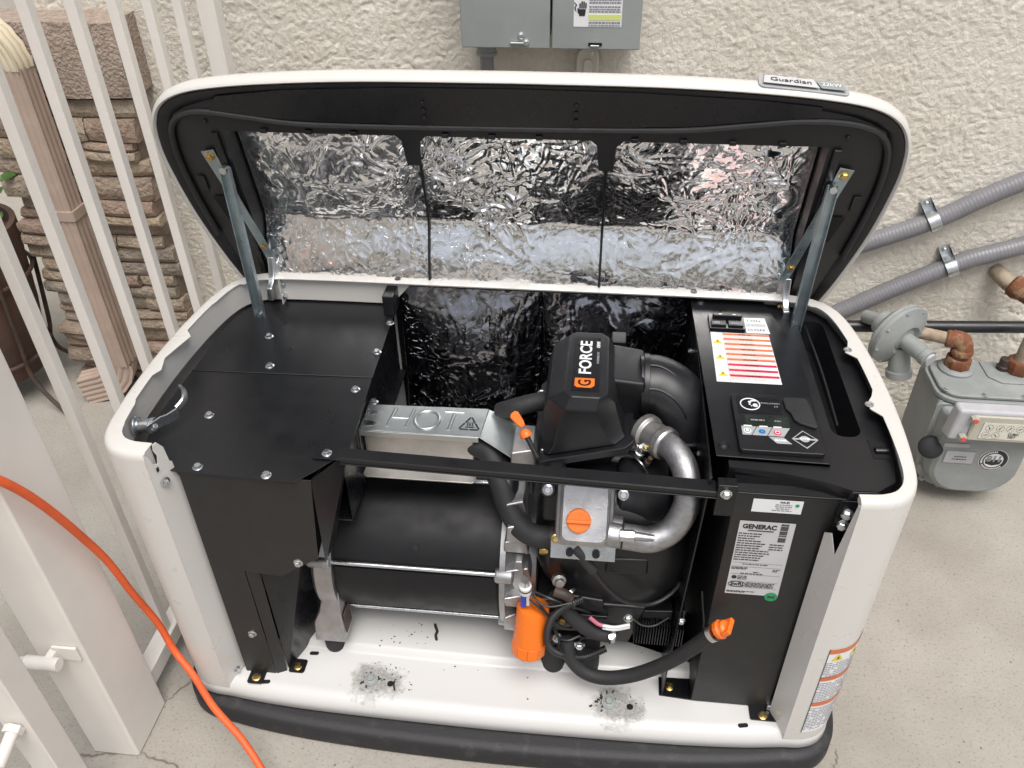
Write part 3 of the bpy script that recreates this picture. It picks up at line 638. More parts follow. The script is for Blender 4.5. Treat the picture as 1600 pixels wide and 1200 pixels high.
for k in range(26):
    a = rad(200-k*8.5 if k < 14 else 215+(k-14)*9.4); c = SC-Y*.0012+(X*math.cos(a)+Z*math.sin(a))*.0275
    t = X*-math.sin(a)+Z*math.cos(a); bb.plate(c, t, X*math.cos(a)+Z*math.sin(a), rrect(-.0014, .0014, -.0024, .0024, .0005, 1), .0003)
bb.build('ring_print', 'label', sk, smooth=0)
gc = MB().lathe((.985, .752, .188), (-.3, -.75, .65), [(.001, .007), (.021, .006), (.028, 0), (.029, -.005), (.025, -.006)], 24).build('valve_cap', 'padrub', gm)
MB().tube([(.985, .756, .184), (1.01, .765, .172), (1.03, .775, .165)], .008, 10).build('cap_strap', 'padrub', gm)

# ================================================================== THE GENERATOR
gen = empty('standby_generator', (0, .29, 0), 'white home standby generator with its lid propped open and front panel removed', 'generator')
RT = .70
half = [(.535, 0), (.575, .004), (.606, .020), (.627, .055), (.637, .12), (.642, .22), (.640, .33), (.630, .44), (.612, .52), (.58, .563), (.53, .583), (.42, .588), (.2, .588), (0, .588)]
openpath = crv([(x, y, 0) for x, y in half]+[(-x, y, 0) for x, y in reversed(half[:-1])], 6)
def nrm(path, closed=False):
    n = len(path); out = []
    for i in range(n):
        a = path[(i-1) % n] if closed else path[max(i-1, 0)]; c = path[(i+1) % n] if closed else path[min(i+1, n-1)]
        t = (c-a).normalized(); out.append(Vector((t.y, -t.x, 0)))
    return out                                           # outward for counter-clockwise paths
ON = nrm(openpath)
frontp = [(-.45, -.009, 0), (-.3, -.016, 0), (0, -.020, 0), (.3, -.016, 0), (.45, -.009, 0)]
closedpath = openpath+[Vector(q) for q in crv([(-.535, 0, 0)]+frontp+[(.535, 0, 0)], 4)[1:-1]]
CN = nrm(closedpath, True)
def offs(d, zz): return [Vector((p.x, p.y, zz))+n*d for p, n in zip(closedpath, CN)]

# --- base pad and floor tray
def pad(d, zz): return [Vector((p.x, p.y-.020*max(0, 1-(p.x/.63)**2)*(p.y < .05), p.z)) for p in offs(d, zz)]
MB().loft([pad(.016, .001), pad(.019, .010), pad(.018, .042), pad(.012, .051), pad(-.002, .0535)]).build('base_pad', 'padrub', gen, smooth=50)
floor = MB().loft([offs(-.004, .057), offs(.002, .062), offs(.0, .082), offs(-.006, .092), offs(-.018, .0985), offs(-.028, .1), offs(-.108, .1), offs(-.114, .103), offs(-.120, .112), offs(-.128, .1145), offs(-.2, .1145)], False, True).build('floor_tray', K['tray'], gen, smooth=60)
# --- enclosure shell: swept profile with a rolled rim
def flange(p):
    if p.x < -.45 and p.y < .54:                          # left: stepped inner edge
        y = p.y
        if y < .12: return .030
        if y < .215: return .026
        if y < .25: return .036-.25*(y-.215)
        if y < .33: return .024+.2*(y-.25)
        if y < .345: return .040
        if y < .44: return .024
        if y < .455: return .034
        return .026
    if p.x > .45 and p.y < .56:                           # right: two screw tabs
        y = p.y
        if .215 < y < .27: return .046-(.010 if y > .25 else 0)
        if .375 < y < .42: return .046-(.010 if y > .405 else 0)
        return .030 if y > .2 else .018+.06*max(0, y)
    return .034
rings = []
prof_n = 11
for p, n in zip(openpath, ON):
    fw = flange(p); drop = .055 if p.x < -.27 else .010; iw = min(fw, .0235)-.0005
    pr = [(0, .088), (0, RT-.014), (.0012, RT-.007), (.004, RT-.0025), (.009, RT), (fw, RT), (fw, RT-.0016), (iw, RT-.0020), (iw, RT-.004), (iw, RT-drop), (iw-.0015, RT-drop), (.002, RT-.02), (.0015, .088)]
    rings.append([Vector((p.x, p.y, zz))-n*d for d, zz in pr])
shell = MB().loft(rings).build('enclosure_shell', 'white', gen, smooth=50)
# folded front flanges of the shell
def ffl(sx, poly, name='front_flange'):
    u_ = Vector((-sx*.022, .046, 0)).normalized(); o = Vector((sx*.535, .0005, 0))
    return MB().plate(o, u_, Z, poly, .0016*sx).build(name, 'white', gen, bevel=.0005)
fl = ffl(-1, [(0, .088), (.050, .105), (.050, .612), (.044, .63), (.043, .655), (.039, .66), (.037, .69), (.028, .706), (.021, .705), (.019, .695), (.0225, .682), (.019, .668), (.012, .672), (.008, .69), (.002, .70), (0, .69)])
frr = ffl(1, [(0, .088), (.050, .105), (.050, .590), (.036, .602), (.019, .57), (.006, .69), (0, .69)])
bolt((-.525, .017, .63), (.9, -.43, 0), fl); bolt((-.522, .024, .115), (.9, -.43, 0), fl, size='s', scale=1.2)
MB().box(-.528, -.5265, .011, .016, .656, .663).build('slot_shade', 'hole_shade', fl, smooth=0)  # no cut-out: dark plate painted as the shade of a slot
# right tabs' screws
for p in ((.597, .232, RT+.0005), (.596, .390, RT+.0005)):
    MB().lathe(p, Z, [(.0075, 0), (.0068, .0012), (.0045, .0012), (.004, .0004), (.0001, .0004)], 18).build('tab_grommet', 'zinc', shell)
# --- painted slots, anchors and crumbs on the tray
for (x, y, a) in ((-.462, .012, 8), (-.385, .085, 5), (.462, .012, 10), (.30, -.004, 5)):
    if y < 0: continue
    u_ = Vector((math.cos(rad(a)), math.sin(rad(a)), 0)); MB().plate((x, y, .1003), u_, Z.cross(u_), rrect(-.0095, .0095, -.0042, .0042, .004, 4), .0003).build('slot_shade', 'hole_shade', floor, smooth=0)  # thin dark plates imitate open slots, shade painted as colour
for (x, y) in ((-.255, .036), (.212, .033)):
    MB().lathe((x, y, .101), Z, [(.014, 0), (.014, .002)], 20).build('anchor_washer', 'metergrey', floor); bolt((x, y, .1032), Z, floor, 'metergrey', 'b', 'anchor_bolt', 1.2)
    MB().lathe((x+.040, y-.004, .1004), Z, [(.0065, 0), (.0001, .0003)], 16).build('hole_shade', 'hole_shade', floor, smooth=0)  # flat black disc painted as the shade of a drilled hole
rng3 = random.Random(9); bb = MB()
for cx, cy, R_, n_ in ((-.255, .036, .022, 26), (.205, .036, .022, 30), (-.225, .040, .045, 34), (.240, .026, .036, 20), (-.20, .128, .05, 22), (0, .06, .3, 40)):
    for k in range(n_):
        a = rng3.uniform(0, 6.28); q = R_*math.sqrt(rng3.random())*(1 if R_ > .03 else rng3.uniform(.6, 1.15)); x, y = cx+q*math.cos(a)*1.3, cy+q*math.sin(a)
        if y < .012 or y > .17: continue
        zf = .1002 if y < .095 else .1147
        s_ = rng3.uniform(.0006, .0024) if R_ < .03 else rng3.uniform(.0004, .0012)
        bb.obox((x, y, zf+s_*.5), (math.cos(a), math.sin(a), 0), (-math.sin(a), math.cos(a), 0), Z, s_*1.4, s_*.7, s_*.55)
o = bb.build('drill_crumbs', 'rubber', floor, smooth=0); o['kind'] = 'stuff'
MB().tube(crv([(-.150, .168, .1165), (-.146, .158, .1195), (-.142, .150, .117), (-.143, .140, .119), (-.139, .128, .1165)], 6), [.0012]+[.0028]*23+[.001], 7).build('rubber_curl', 'rubber', floor)
MB().tube(crv([(-.208, .038, .101), (-.207, .028, .1035), (-.203, .018, .101)], 5), .0018, 6).build('rubber_curl', 'rubber', floor)

# --- left compartment
TZ = .642
tp = MB().plate((0, 0, TZ-.0016), X, Y, [(-.508, .030), (-.312, .024), (-.288, .050), (-.246, .106), (-.257, .306), (-.6, .298), (-.604, .16), (-.585, .06), (-.55, .035)], .0016).build('air_duct_cover', 'black', gen, bevel=.0005)
tp2 = MB().plate((0, 0, TZ-.0028), X, Y, [(-.6, .3), (-.257, .3085), (-.268, .55), (-.275, .585), (-.53, .584), (-.58, .55), (-.598, .46)], .0016).build('rear_duct_cover', 'black', gen, bevel=.0005)
MB().tube([(-.60, .2995, TZ+.0004), (-.257, .3075, TZ+.0004)], .0012, 6).build('fold_edge', 'black', tp)
MB().box(-.525, -.275, .570, .582, TZ-.001, TZ+.006).build('rear_ledge', 'black', gen, bevel=.001)
MB().box(-.285, -.262, .520, .586, TZ+.0, RT-.012).build('corner_post', 'black', gen, bevel=.002)
for x, y, par in ((-.478, .042, tp), (-.361, .034, tp), (-.513, .172, tp), (-.278, .268, tp)): bolt((x, y, TZ), Z, par)
for x, y, par in ((-.459, .327, tp2), (-.495, .425, tp2), (-.268, .39, tp2), (-.266, .495, tp2)): bolt((x, y, TZ-.0012), Z, par)
fp = MB().plate((0, .034, 0), X, Z, [(-.508, .1), (-.447, .1), (-.447, .405), (-.38, .400), (-.305, .455), (-.292, .60), (-.288, TZ-.003), (-.312, TZ-.003), (-.508, TZ-.003)], .0016).build('duct_front_panel', 'panel', gen, bevel=.0005)
bolt((-.343, .0325, .44), -Y, fp); bolt((-.470, .0325, .225), -Y, fp)
MB().plate((-.4455, .0335, 0), Vector((.9, .43, 0)).normalized(), Z, [(0, .1), (.020, .1), (.022, .40), (0, .405)], .0015).build('duct_corner_strip', 'panel', gen, bevel=.0004)
MB().hexa([(-.425, .046, .1), (-.385, .15, .1), (-.385, .152, .1), (-.427, .048, .1), (-.425, .046, .455), (-.35, .11, .47), (-.35, .112, .47), (-.427, .048, .455)]).build('duct_side_panel', 'blackgloss', gen, smooth=0)
MB().hexa([(-.31, .036, .44), (-.262, .106, TZ-.004), (-.262, .108, TZ-.004), (-.312, .038, .44), (-.289, .036, TZ-.004), (-.249, .105, TZ-.004), (-.249, .107, TZ-.004), (-.289, .038, TZ-.004)]).build('duct_gusset', 'black', gen, smooth=0)
MB().add([(-.295, .036, .44), (-.290, .036, TZ-.004), (-.248, .106, TZ-.004), (-.300, .11, .42)], [(0, 1, 2, 3)]).build('duct_inner_gusset', 'black', gen, smooth=0)
MB().box(-.388, -.385, .15, .57, .093, .47).build('duct_inner_wall', 'blackgloss', gen, smooth=0)
MB().box(-.386, -.264, .112, .57, .468, .472).build('duct_shelf', 'blackgloss', gen, smooth=0)
MB().add([(-.262, .108, .473), (-.262, .108, TZ-.004), (-.278, .57, TZ-.004), (-.278, .57, .473)], [(0, 1, 2, 3)]).build('duct_upper_wall', 'blackgloss', gen, smooth=0)
for (x, y, a) in ((-.482, .020, 80), (-.408, .052, 10)):
    o = MB().plate((x, y, .1006), X, Y, rrect(-.016, .016, -.015, .016, .005), .002).build('foot_tab', 'black', gen, bevel=.0004); bolt((x, y-.002, .1026), Z, o, 'gold', 'b', 'bolt', 1.05)
# cam latch on the left wall
lt = MB().lathe((-.607, .105, .668), (1, .1, .05), [(.017, 0), (.017, .004), (.011, .006), (.011, .026), (.0125, .027), (.0125, .034)], 18).build('latch_barrel', 'zinc', gen, bevel=.001)
MB().plate((-.574, .098, .672), Vector((.55, .83, .05)).normalized(), Vector((0, -.06, 1)), [(-.008, -.008), (.018, -.007), (.030, -.011), (.048, -.011), (.050, .010), (.030, .009), (.018, .012), (-.008, .010)], .003).build('latch_cam', 'zinc', lt, bevel=.0006)
MB().tube(crv([(-.545, .138, .683), (-.538, .152, .690), (-.545, .172, .694), (-.556, .182, .694)], 5), .0035, 8, ell=2).build('latch_hook', 'zinc', lt)
bolt((-.572, .101, .672), (1, -.3, .5), lt, scale=.9)

# --- rear inner wall with crumpled foil insulation, dark reflections put into its colour
def crumple(name, f_, nx, ny, amp, seed, material, parent, sharp=1., folds=26, f0=5, f1=22, calm=False, creases=0):
    """grid f_(u,v)->(point, normal) pushed along the normal by folded facets"""
    rs = np.random.RandomState(seed); U, V_ = np.meshgrid(np.linspace(0, 1, nx), np.linspace(0, 1, ny)); h = np.zeros_like(U)
    asp = nx/ny; x = U*asp; y = V_
    wx = x+.10*vnoise(x, y, 5, seed+1)+.05*vnoise(x, y, 13, seed+2); wy = y+.10*vnoise(x+9, y, 5, seed+3)+.05*vnoise(x+9, y, 13, seed+4)
    for k in range(folds):
        a = rs.uniform(0, math.pi); fr_ = rs.uniform(f0, f1); ph = rs.uniform(0, 1); t = (wx*math.cos(a)+wy*math.sin(a))*fr_+ph
        tri = np.abs((t % 1)*2-1); msk = np.clip((vnoise(x+k, y+k*.7, 3.2, seed+10+k)-.42)*3.5, 0, 1)
        h += np.maximum(tri-.5, 0)**sharp*msk/fr_*3.0
    h *= amp/ (h.std()+1e-6)*.8*(.45 if creases else 1)
    for k in range(creases):                              # long sharp pinched creases
        cx, cy, a = rs.uniform(0, asp), rs.uniform(0, 1), rs.choice([rs.uniform(-.5, .5), rs.uniform(1.0, 2.1), rs.uniform(0, 3.14)]); L_ = rs.uniform(.04, .26)*rs.uniform(.4, 1); wd = rs.uniform(.008, .018)
        px_, py_ = wx-cx, wy-cy; t_ = px_*math.cos(a)+py_*math.sin(a); d_ = np.abs(-px_*math.sin(a)+py_*math.cos(a)+.25*t_*t_*rs.uniform(-1, 1))
        h += rs.uniform(.5, 1.5)*amp*1.3*np.clip(1-d_/wd, 0, 1)*np.clip(1-np.abs(t_)/L_, 0, 1)**.5*rs.choice([1, 1, -.7])
    h *= .25+1.5*np.clip((vnoise(x+3, y+5, 2.6, seed+90)-.3)*2.2, 0, 1)
    if calm: h *= np.clip(.16+(V_-.24)*3.4, .16, 1)
    vs = []
    for j in range(ny):
        for i in range(nx):
            p, n = f_(i/(nx-1), j/(ny-1)); e = min(1, 6*min(i/(nx-1), 1-i/(nx-1), j/(ny-1), 1-j/(ny-1))+.25); vs.append(p+n*float(h[j, i])*e)
    b_ = MB(); b_.v = vs; b_.f = [(j*nx+i, j*nx+i+1, (j+1)*nx+i+1, (j+1)*nx+i) for j in range(ny-1) for i in range(nx-1)]
    return b_.build(name, material, parent, smooth=180)
MB().box(-.275, .345, .578, .582, .093, RT-.012).build('rear_inner_panel', 'blackgloss', gen, smooth=0)
def rearf(x0, x1, bulge):
    def g(u, v):
        x = x0+(x1-x0)*u; zz = .30+(.685-.30)*v; bl = bulge*math.sin(math.pi*min(1, max(0, v)))**1.1*math.sin(math.pi*u)**.4
        lean = .07*max(0, .55-v)**1.2
        return Vector((x, .570-bl-lean, zz)), Vector((0, -1, .1))
    return g
crumple('rear_insulation', rearf(-.262, .035, .048), 110, 100, .0026, 31, 'dimmedfoil', gen, 1., 40, 5, 24, False, 150)
crumple('rear_insulation', rearf(.037, .33, .050), 110, 100, .0015, 57, 'dimmedfoil', gen, 1., 30, 5, 24, False, 90)

# --- right compartment: side wall, front panel with labels, control panel, tray
MB().hexa([(.312, .062, .1), (.330, .56, .1), (.333, .56, .1), (.315, .062, .1), (.335, .075, .662), (.338, .575, .675), (.341, .575, .675), (.338, .075, .662)]).build('side_panel', 'blackgloss', gen, bevel=.0008)
o = MB().plate((0, 0, .1008), X, Y, [(.308, .058), (.368, .054), (.368, .30), (.308, .30)], .002).build('side_panel_foot', 'blackgloss', gen, bevel=.0005); bolt((.328, .078, .1028), Z, o, 'gold', 'b', 'bolt', 1.05)
PF = .053
rp_ = MB().hexa([(.368, PF, .101), (.512, PF, .101), (.512, PF+.25, .101), (.368, PF+.25, .101), (.372, PF+.002, .652), (.540, PF+.002, .652), (.540, PF+.25, .640), (.372, PF+.25, .640)]).build('front_service_panel', 'panel', gen, bevel=.002)
MB().box(.372, .546, PF+.026, PF+.03, .645, .664).build('upper_panel_strip', 'blackgloss', gen, smooth=0)
MB().box(.374, .538, PF+.0005, PF+.004, .6525, .6545).build('panel_lip', 'black', gen, bevel=.001)
o = MB().plate((.516, .046, .1008), X, Y, rrect(-.040, .022, -.022, .012, .004), .002).build('foot_tab', 'blackgloss', gen, bevel=.0005); bolt((.500, .034, .1028), Z, o, 'gold', 'b', 'bolt', 1.05)
MB().box(.508, .528, .045, .055, .104, .118).build('edge_clip', 'zinc', gen, bevel=.001)
o = MB().plate((.540, .046, 0), X, Z, [(-.018, .60), (-.002, .570), (.004, .565), (.028, .66), (-.016, .66)], .002).build('hinge_bracket', 'blackgloss', gen, bevel=.0005)
bolt((.537, .0438, .634), (-.35, -.9, .1), o, scale=1.25); bolt((.535, .0438, .611), (-.35, -.9, .1), o, scale=1.25)
# vent mesh strip beside the panel
bb = MB()
for k in range(44): bb.box(.516+.00033*k*.6, .531+.00033*k*.6, .056, .059, .20+.0092*k, .2052+.0092*k)
o = bb.build('vent_louvre', 'blackgloss', gen, smooth=0); o['kind'] = 'stuff'
MB().box(.514, .552, .0605, .066, .12, .62).build('vent_shade', 'hole_shade', gen, smooth=0)  # black sheet with the shade behind the louvres as its colour
# control top panel
CZ = .682
cp = MB().plate((0, 0, CZ-.002), X, Y, [(.343, .104), (.513, .100), (.516, .40), (.476, .577), (.333, .577)], .002).build('control_top_panel', 'black', gen, bevel=.0008)
MB().hexa([(.513, .100, CZ-.05), (.516, .40, CZ-.05), (.5175, .40, CZ-.05), (.5145, .100, CZ-.05), (.513, .100, CZ-.001), (.516, .40, CZ-.001), (.5175, .40, CZ-.001), (.5145, .10, CZ-.001)]).build('panel_edge', 'black', gen, bevel=.0004)
for x, y in ((.352, .560), (.356, .128)): MB().lathe((x, y, CZ), Z, [(.009, 0), (.008, .002), (.005, .005), (.0001, .0055)], 16).build('push_rivet', 'plastic', cp)
br = MB().box(.362, .428, .462, .512, CZ, CZ+.006).build('breaker', 'blackgloss', gen, bevel=.001)
for x in (.365, .397): MB().box(x, x+.028, .468, .486, CZ+.0062, CZ+.010).build('breaker_body', 'plastic', br, bevel=.001)
MB().box(.369, .424, .492, .500, CZ+.0062, CZ+.016).build('breaker_handle', 'plastic', br, bevel=.0015)
for x in (.369, .401): MB().box(x, x+.012, .470, .478, CZ+.0102, CZ+.0106).build('print', 'inkgrey', br, smooth=0)
for x in (.380, .406): MB().box(x, x+.006, .494, .497, CZ+.0162, CZ+.0166).build('print', 'whiteprint', br, smooth=0)
ol = MB().flat((0, 0, CZ+.0006), X, Y, [(.430, .511), (.470, .512), (.4635+.010, .458), (.430, .457)]).build('switch_label', 'label', gen, smooth=0)
OZ = CZ+.0009
text('I', .011, (.437, .5005, OZ), X, Y, 'ink', ol, .0002); text('ON', .0095, (.4515, .500, OZ), X, Y, 'ink', ol, .0002, sx=1.3)
text('OFF', .0095, (.4555, .468, OZ), X, Y, 'ink', ol, .0002, sx=1.3)
MB().tube([(.438+.0042*math.cos(rad(a)), .468+.0036*math.sin(rad(a)), OZ) for a in range(0, 361, 20)], .0005, 5).build('off_symbol', 'ink', ol)
bb = MB(); rg = random.Random(4)
for yy in (.488, .4845, .481): micro(bb, (.4325, yy, OZ), X, Y, .036, .0016, rg)
bb.build('fine_print', 'inkgrey', ol, smooth=0)
wl = MB().flat((0, 0, CZ+.0006), X, Y, [(.363, .4555), (.470, .4545), (.4715, .298), (.361, .298)]).build('warning_label', 'label', gen, smooth=0)
bb = MB(); b2 = MB(); b3 = MB(); b4 = MB()
for k in range(9):
    y0 = .4465-.0165*k; tgt = bb if k < 6 else b2
    tgt.flat((0, 0, OZ), X, Y, [(.3855, y0), (.4700, y0), (.4700, y0+.0066), (.3855, y0+.0066)])
    micro(b3, (.414, y0+.0018, OZ+.0003), X, Y, .024, .0024, rg)
    for q in (1, 2, 3): micro(b4, (.3868, y0-.0029*q-.0002, OZ), X, Y, random.uniform(.05, .081), .0014, rg)
bb.build('orange_bands', 'inkred', wl, smooth=0); b2.build('red_bands', 'inkpink', wl, smooth=0); b3.build('band_print', 'ink', wl, smooth=0); b4.build('fine_print', 'inkpale', wl, smooth=0)
for yy in (.424, .374, .322):
    t = MB().plate((.3735, yy, OZ-.0001), X, Y, [(-.0085, -.007), (.0085, -.007), (0, .008)], .0003).build('hazard_triangle', 'yellow', wl, smooth=0)
    MB().plate((.3735, yy, OZ+.0004), X, Y, [(-.0018, -.004), (.0022, -.001), (.0005, -.0005), (.0018, .004), (-.002, .0005), (0, 0)], .0002).build('shock_mark', 'ink', wl, smooth=0)
for yy in (.402, .349): MB().box(.3615, .3845, yy, yy+.0006, OZ-.0001, OZ).build('divider', 'inkgrey', wl, smooth=0)
MB().box(.3845, .3851, .2985, .455, OZ-.0001, OZ).build('divider', 'inkgrey', wl, smooth=0)
# controller
CM = CZ+.0085
ct = MB().plate((0, 0, CZ+.0004), X, Y, rrect(.379, .508, .112, .256, .006), .008).build('controller', 'plastic', gen, bevel=.0015)
cc = lambda a, c: (.379+.129*a, .112+.144*c)                 # unit square on the controller face
def cpoly(pts, mt, nm, dz=.0003, th=.0003):
    return MB().plate((0, 0, CM+dz), X, Y, [cc(a, c) for a, c in pts], th).build(nm, mt, ct, smooth=0)
cpoly([(.06, .64), (.60, .64), (.60, .93), (.06, .93)], 'blackgloss', 'badge_area')
LX, LY = cc(.22, .80)
MB().tube([(LX+.0155*math.cos(rad(a)), LY+.0150*math.sin(rad(a)), CM+.0008) for a in range(0, 361, 12)], .0011, 6).build('round_emblem', 'whiteprint', ct)
bb = MB()
for a, c, r in ((.0, .006, .0028), (.004, .0095, .0022), (-.0005, .0, .0018), (.002, -.0045, .0012), (.0085, .0105, .0028)): bb.lathe((LX+a, LY+c, CM+.0006), Z, [(r, 0), (r, .0003), (.0001, .0003)], 12)
bb.build('emblem_dots', 'whiteprint', ct, smooth=0)
text('e', .017, (LX+.008, LY-.001, CM+.0007), X, Y, 'whiteprint', ct, .0002, bold=.0006)
text('EVOLUTION', .0048, (*cc(.475, .83), CM+.0007), X, Y, 'silverprint', ct, .0002, sx=1.15); text('2.0', .0046, (*cc(.54, .775), CM+.0007), X, Y, 'silverprint', ct, .0002, sx=1.2)
pc = MB().plate((0, 0, CM+.0003), X, Y, [cc(a, c) for a, c in [(.64, .90), (.68, .935), (.92, .93), (.955, .88), (.985, .42), (.95, .40), (.78, .47), (.72, .53), (.70, .64), (.65, .72)]], .005).build('port_cover', 'rubber', ct, bevel=.002)
cpoly([(.12, .42), (.66, .42), (.66, .60), (.12, .60)], 'lcd', 'display')
cpoly([(.18, .47), (.58, .47), (.58, .565), (.18, .565)], 'boxgrey' if False else 'lcd', 'display_glass', .0007)
bb = MB(); micro(bb, (*cc(.19, .50), CM+.0012), X, Y, .022, .0035, rg); micro(bb, (*cc(.48, .50), CM+.0012), X, Y, .010, .003, rg); bb.build('display_segments', 'inkgrey', ct, smooth=0)
cpoly([(.06, .40), (.245, .40), (.165, .25), (.06, .25)], 'silverprint', 'auto_key'); cpoly([(.255, .40), (.435, .40), (.35, .25), (.175, .25)], 'silverprint', 'manual_key'); cpoly([(.445, .40), (.65, .40), (.555, .25), (.36, .25)], 'silverprint', 'off_key')
cpoly([(.37, .235), (.545, .235), (.63, .13), (.45, .13)], 'silverprint', 'escape_key')
for a, c, mt in ((.125, .32, 'green'), (.30, .315, 'blueink'), (.485, .31, 'inkpink')):
    x, y = cc(a, c); MB().lathe((x, y, CM+.0007), Z, [(.0060, 0), (.0060, .0003), (.0001, .0003)], 18).build('key_disc', 'label' if mt == 'green' else mt, ct, smooth=0)
    MB().tube([(x+.0036*math.cos(rad(q)), y+.0034*math.sin(rad(q)), CM+.0013) for q in (range(120, 421, 20) if mt == 'green' else range(0, 361, 20))], .0007, 5).build('key_symbol', 'green' if mt == 'green' else ('ink' if mt == 'blueink' else 'label'), ct)
for a in (.14, .33, .50): cpoly([(a-.05, .415), (a+.05, .415), (a+.05, .398), (a-.05, .398)], 'whiteprint', 'key_caption', .0007)
dia = [(.64, .225), (.795, .375), (.955, .225), (.795, .07)]; cpoly(dia, 'silverprint', 'enter_key')
cpoly([(.672, .24), (.795, .355), (.922, .24)], 'plastic', 'enter_inset', .0007); cpoly([(.672, .21), (.922, .21), (.795, .09)], 'plastic', 'enter_inset', .0007)
x, y = cc(.795, .225); MB().lathe((x, y, CM+.0011), Z, [(.0075, 0), (.0075, .0003), (.0001, .0003)], 20).build('enter_disc', 'silverprint', ct, smooth=0)
text('ENTER', .0056, (x, y, CM+.0016), X, Y, 'whiteprint', ct, .0002, bold=.0002); text('ESCAPE', .0052, (*cc(.50, .18), CM+.0008), X, Y, 'whiteprint', ct, .0002, bold=.0002)
# moulded tray to the right of the panel
def ringtray():
    outer = [(.362, .086), (.44, .080), (.50, .066), (.54, .050), (.575, .052), (.605, .075), (.618, .14), (.621, .24), (.617, .36), (.608, .45), (.59, .53), (.565, .56), (.52, .572), (.478, .577), (.517, .40), (.515, .10), (.362, .102)]
    o = [Vector((x, y, .676)) for x, y in outer]
    return o
q = ringtray()
holeR = rrect(.533, .580, .175, .52, .02, 5)
# bridge outer ring to the channel opening through a triangulated strip
import bmesh as _bm
bm_ = _bm.new(); vo = [bm_.verts.new(p) for p in q]; vh = [bm_.verts.new((a, c, .676)) for a, c in holeR]
es = [bm_.edges.new((vo[i], vo[(i+1) % len(vo)])) for i in range(len(vo))]+[bm_.edges.new((vh[i], vh[(i+1) % len(vh)])) for i in range(len(vh))]
_bm.ops.triangle_fill(bm_, use_beauty=True, use_dissolve=False, edges=es)
_bm.ops.recalc_face_normals(bm_, faces=bm_.faces)
bb = MB(); bb.v = [v.co.copy() for v in bm_.verts]; bm_.verts.index_update(); bb.f = [tuple(v.index for v in f_.verts) for f_ in bm_.faces]; bm_.free()
for fi, f_ in enumerate(bb.f):
    a, b_, c = (bb.v[k] for k in f_[:3])
    if (b_-a).cross(c-a).z < 0: bb.f[fi] = tuple(reversed(f_))
no = len(q)
bb.loft([[Vector((a, c, .6759)) for a, c in holeR], [Vector((a+(.003 if a < .556 else -.003), c, .655)) for a, c in holeR], [Vector((.556+(a-.556)*.62, .347+(c-.347)*.96, .612)) for a, c in holeR]][::-1], True, False)
bb.loft([q, [p-Z*.008 for p in q], [Vector((p.x, p.y+.01, p.z-.045)) for p in q]][::-1], False, False)
tr = bb.build('moulded_tray', 'plastic', gen, smooth=45)
MB().tube(crv([(.545, .20, .6775), (.548, .35, .678), (.545, .50, .6775)], 6), .0022, 8).build('tray_bead', 'plastic', tr)
o = MB().plate((0, 0, .6764), X, Y, [(.585, .125), (.612, .128), (.612, .165), (.585, .170)], .0004).build('tray_pocket_shade', 'hole_shade', tr, smooth=0); MB().tube([(.590, .142, .678), (.610, .143, .678)], .006, 12).build('pocket_roller', 'blackgloss', tr)  # recess is a dark flat plate, its shade painted in
MB().hexa([(.535, .05, .63), (.575, .052, .63), (.575, .066, .63), (.535, .066, .63), (.535, .047, .6755), (.58, .05, .6755), (.58, .07, .6755), (.535, .07, .6755)]).build('tray_front_roll', 'plastic', gen, bevel=.006, seg=3)
# front data label and wireless label (the square code is left blank)
fz = lambda zz: PF+.002*(zz-.101)/.551
def lab(pts, mt, nm, d=.0): return MB().add([(x, fz(zz)-.0006-d, zz) for x, zz in pts], [tuple(range(len(pts)))]).build(nm, mt, gen, smooth=0)
dl = lab([(.387, .422), (.474, .422), (.472, .595), (.387, .595)], 'labelgrey', 'data_label')
LZ = lambda zz, d=.0010: fz(zz)-d
text('GENERAC', .0132, (.3925, LZ(.583), .583), X, Z, 'ink', dl, .0002, align='LEFT', sx=.88, bold=.0005)
bb = MB(); rg = random.Random(12); bb.box(.402, .4415, LZ(.574)-.0002, LZ(.574), .5735, .5755)
rows = [.566, .5605, .555, .5495, .544, .5385, .533, .5275, .522, .5165, .511, .5055]
for i, zz in enumerate(rows):
    micro(bb, (.389, LZ(zz), zz), X, Z, (.036, .034, .026, .038, .044, .040, .036, .052, .054, .046, .042, .040)[i], .0024, rg)
    if i in (4, 5, 6): micro(bb, (.440, LZ(zz), zz), X, Z, .022, .0024, rg)
for zz in (.4995, .490, .4715, .4545, .4395): bb.flat((0, LZ(zz), zz), X, Z, [(.390, 0), (.4685, 0), (.4685, .0005), (.390, .0005)])
for zz, a, wd in ((.4955, .405, .04), (.4865, .389, .026), (.4835, .389, .024), (.4855, .455, .011), (.482, .455, .009), (.477, .425, .01), (.473, .405, .036), (.466, .402, .015), (.4625, .402, .015), (.459, .402, .015), (.4505, .418, .046), (.4475, .418, .044), (.4445, .418, .046), (.4415, .418, .044), (.4285, .389, .046), (.426, .389, .03)): micro(bb, (a, LZ(zz), zz), X, Z, wd, .0019, rg)
for k in range(40):
    zz = .551+.00105*k
    if rg.random() < .72: bb.flat((0, LZ(zz), zz), X, Z, [(.4505, 0), (.4625, 0), (.4625, .0007), (.4505, .0007)])
bb.build('label_print', 'ink', dl, smooth=0)
text('SwRI', .0105, (.4035, LZ(.447), .447), X, Z, 'ink', dl, .0002, bold=.0003)
MB().tube([(.4035+.0142*math.cos(rad(a)), LZ(.447), .447+.0062*math.sin(rad(a))) for a in range(0, 361, 15)], .0006, 5).build('oval_mark', 'ink', dl)
MB().lathe((.3965, LZ(.464), .464), -Y, [(.0042, 0), (.0042, .0003), (.0001, .0003)], 14).build('round_mark', 'ink', dl, smooth=0)
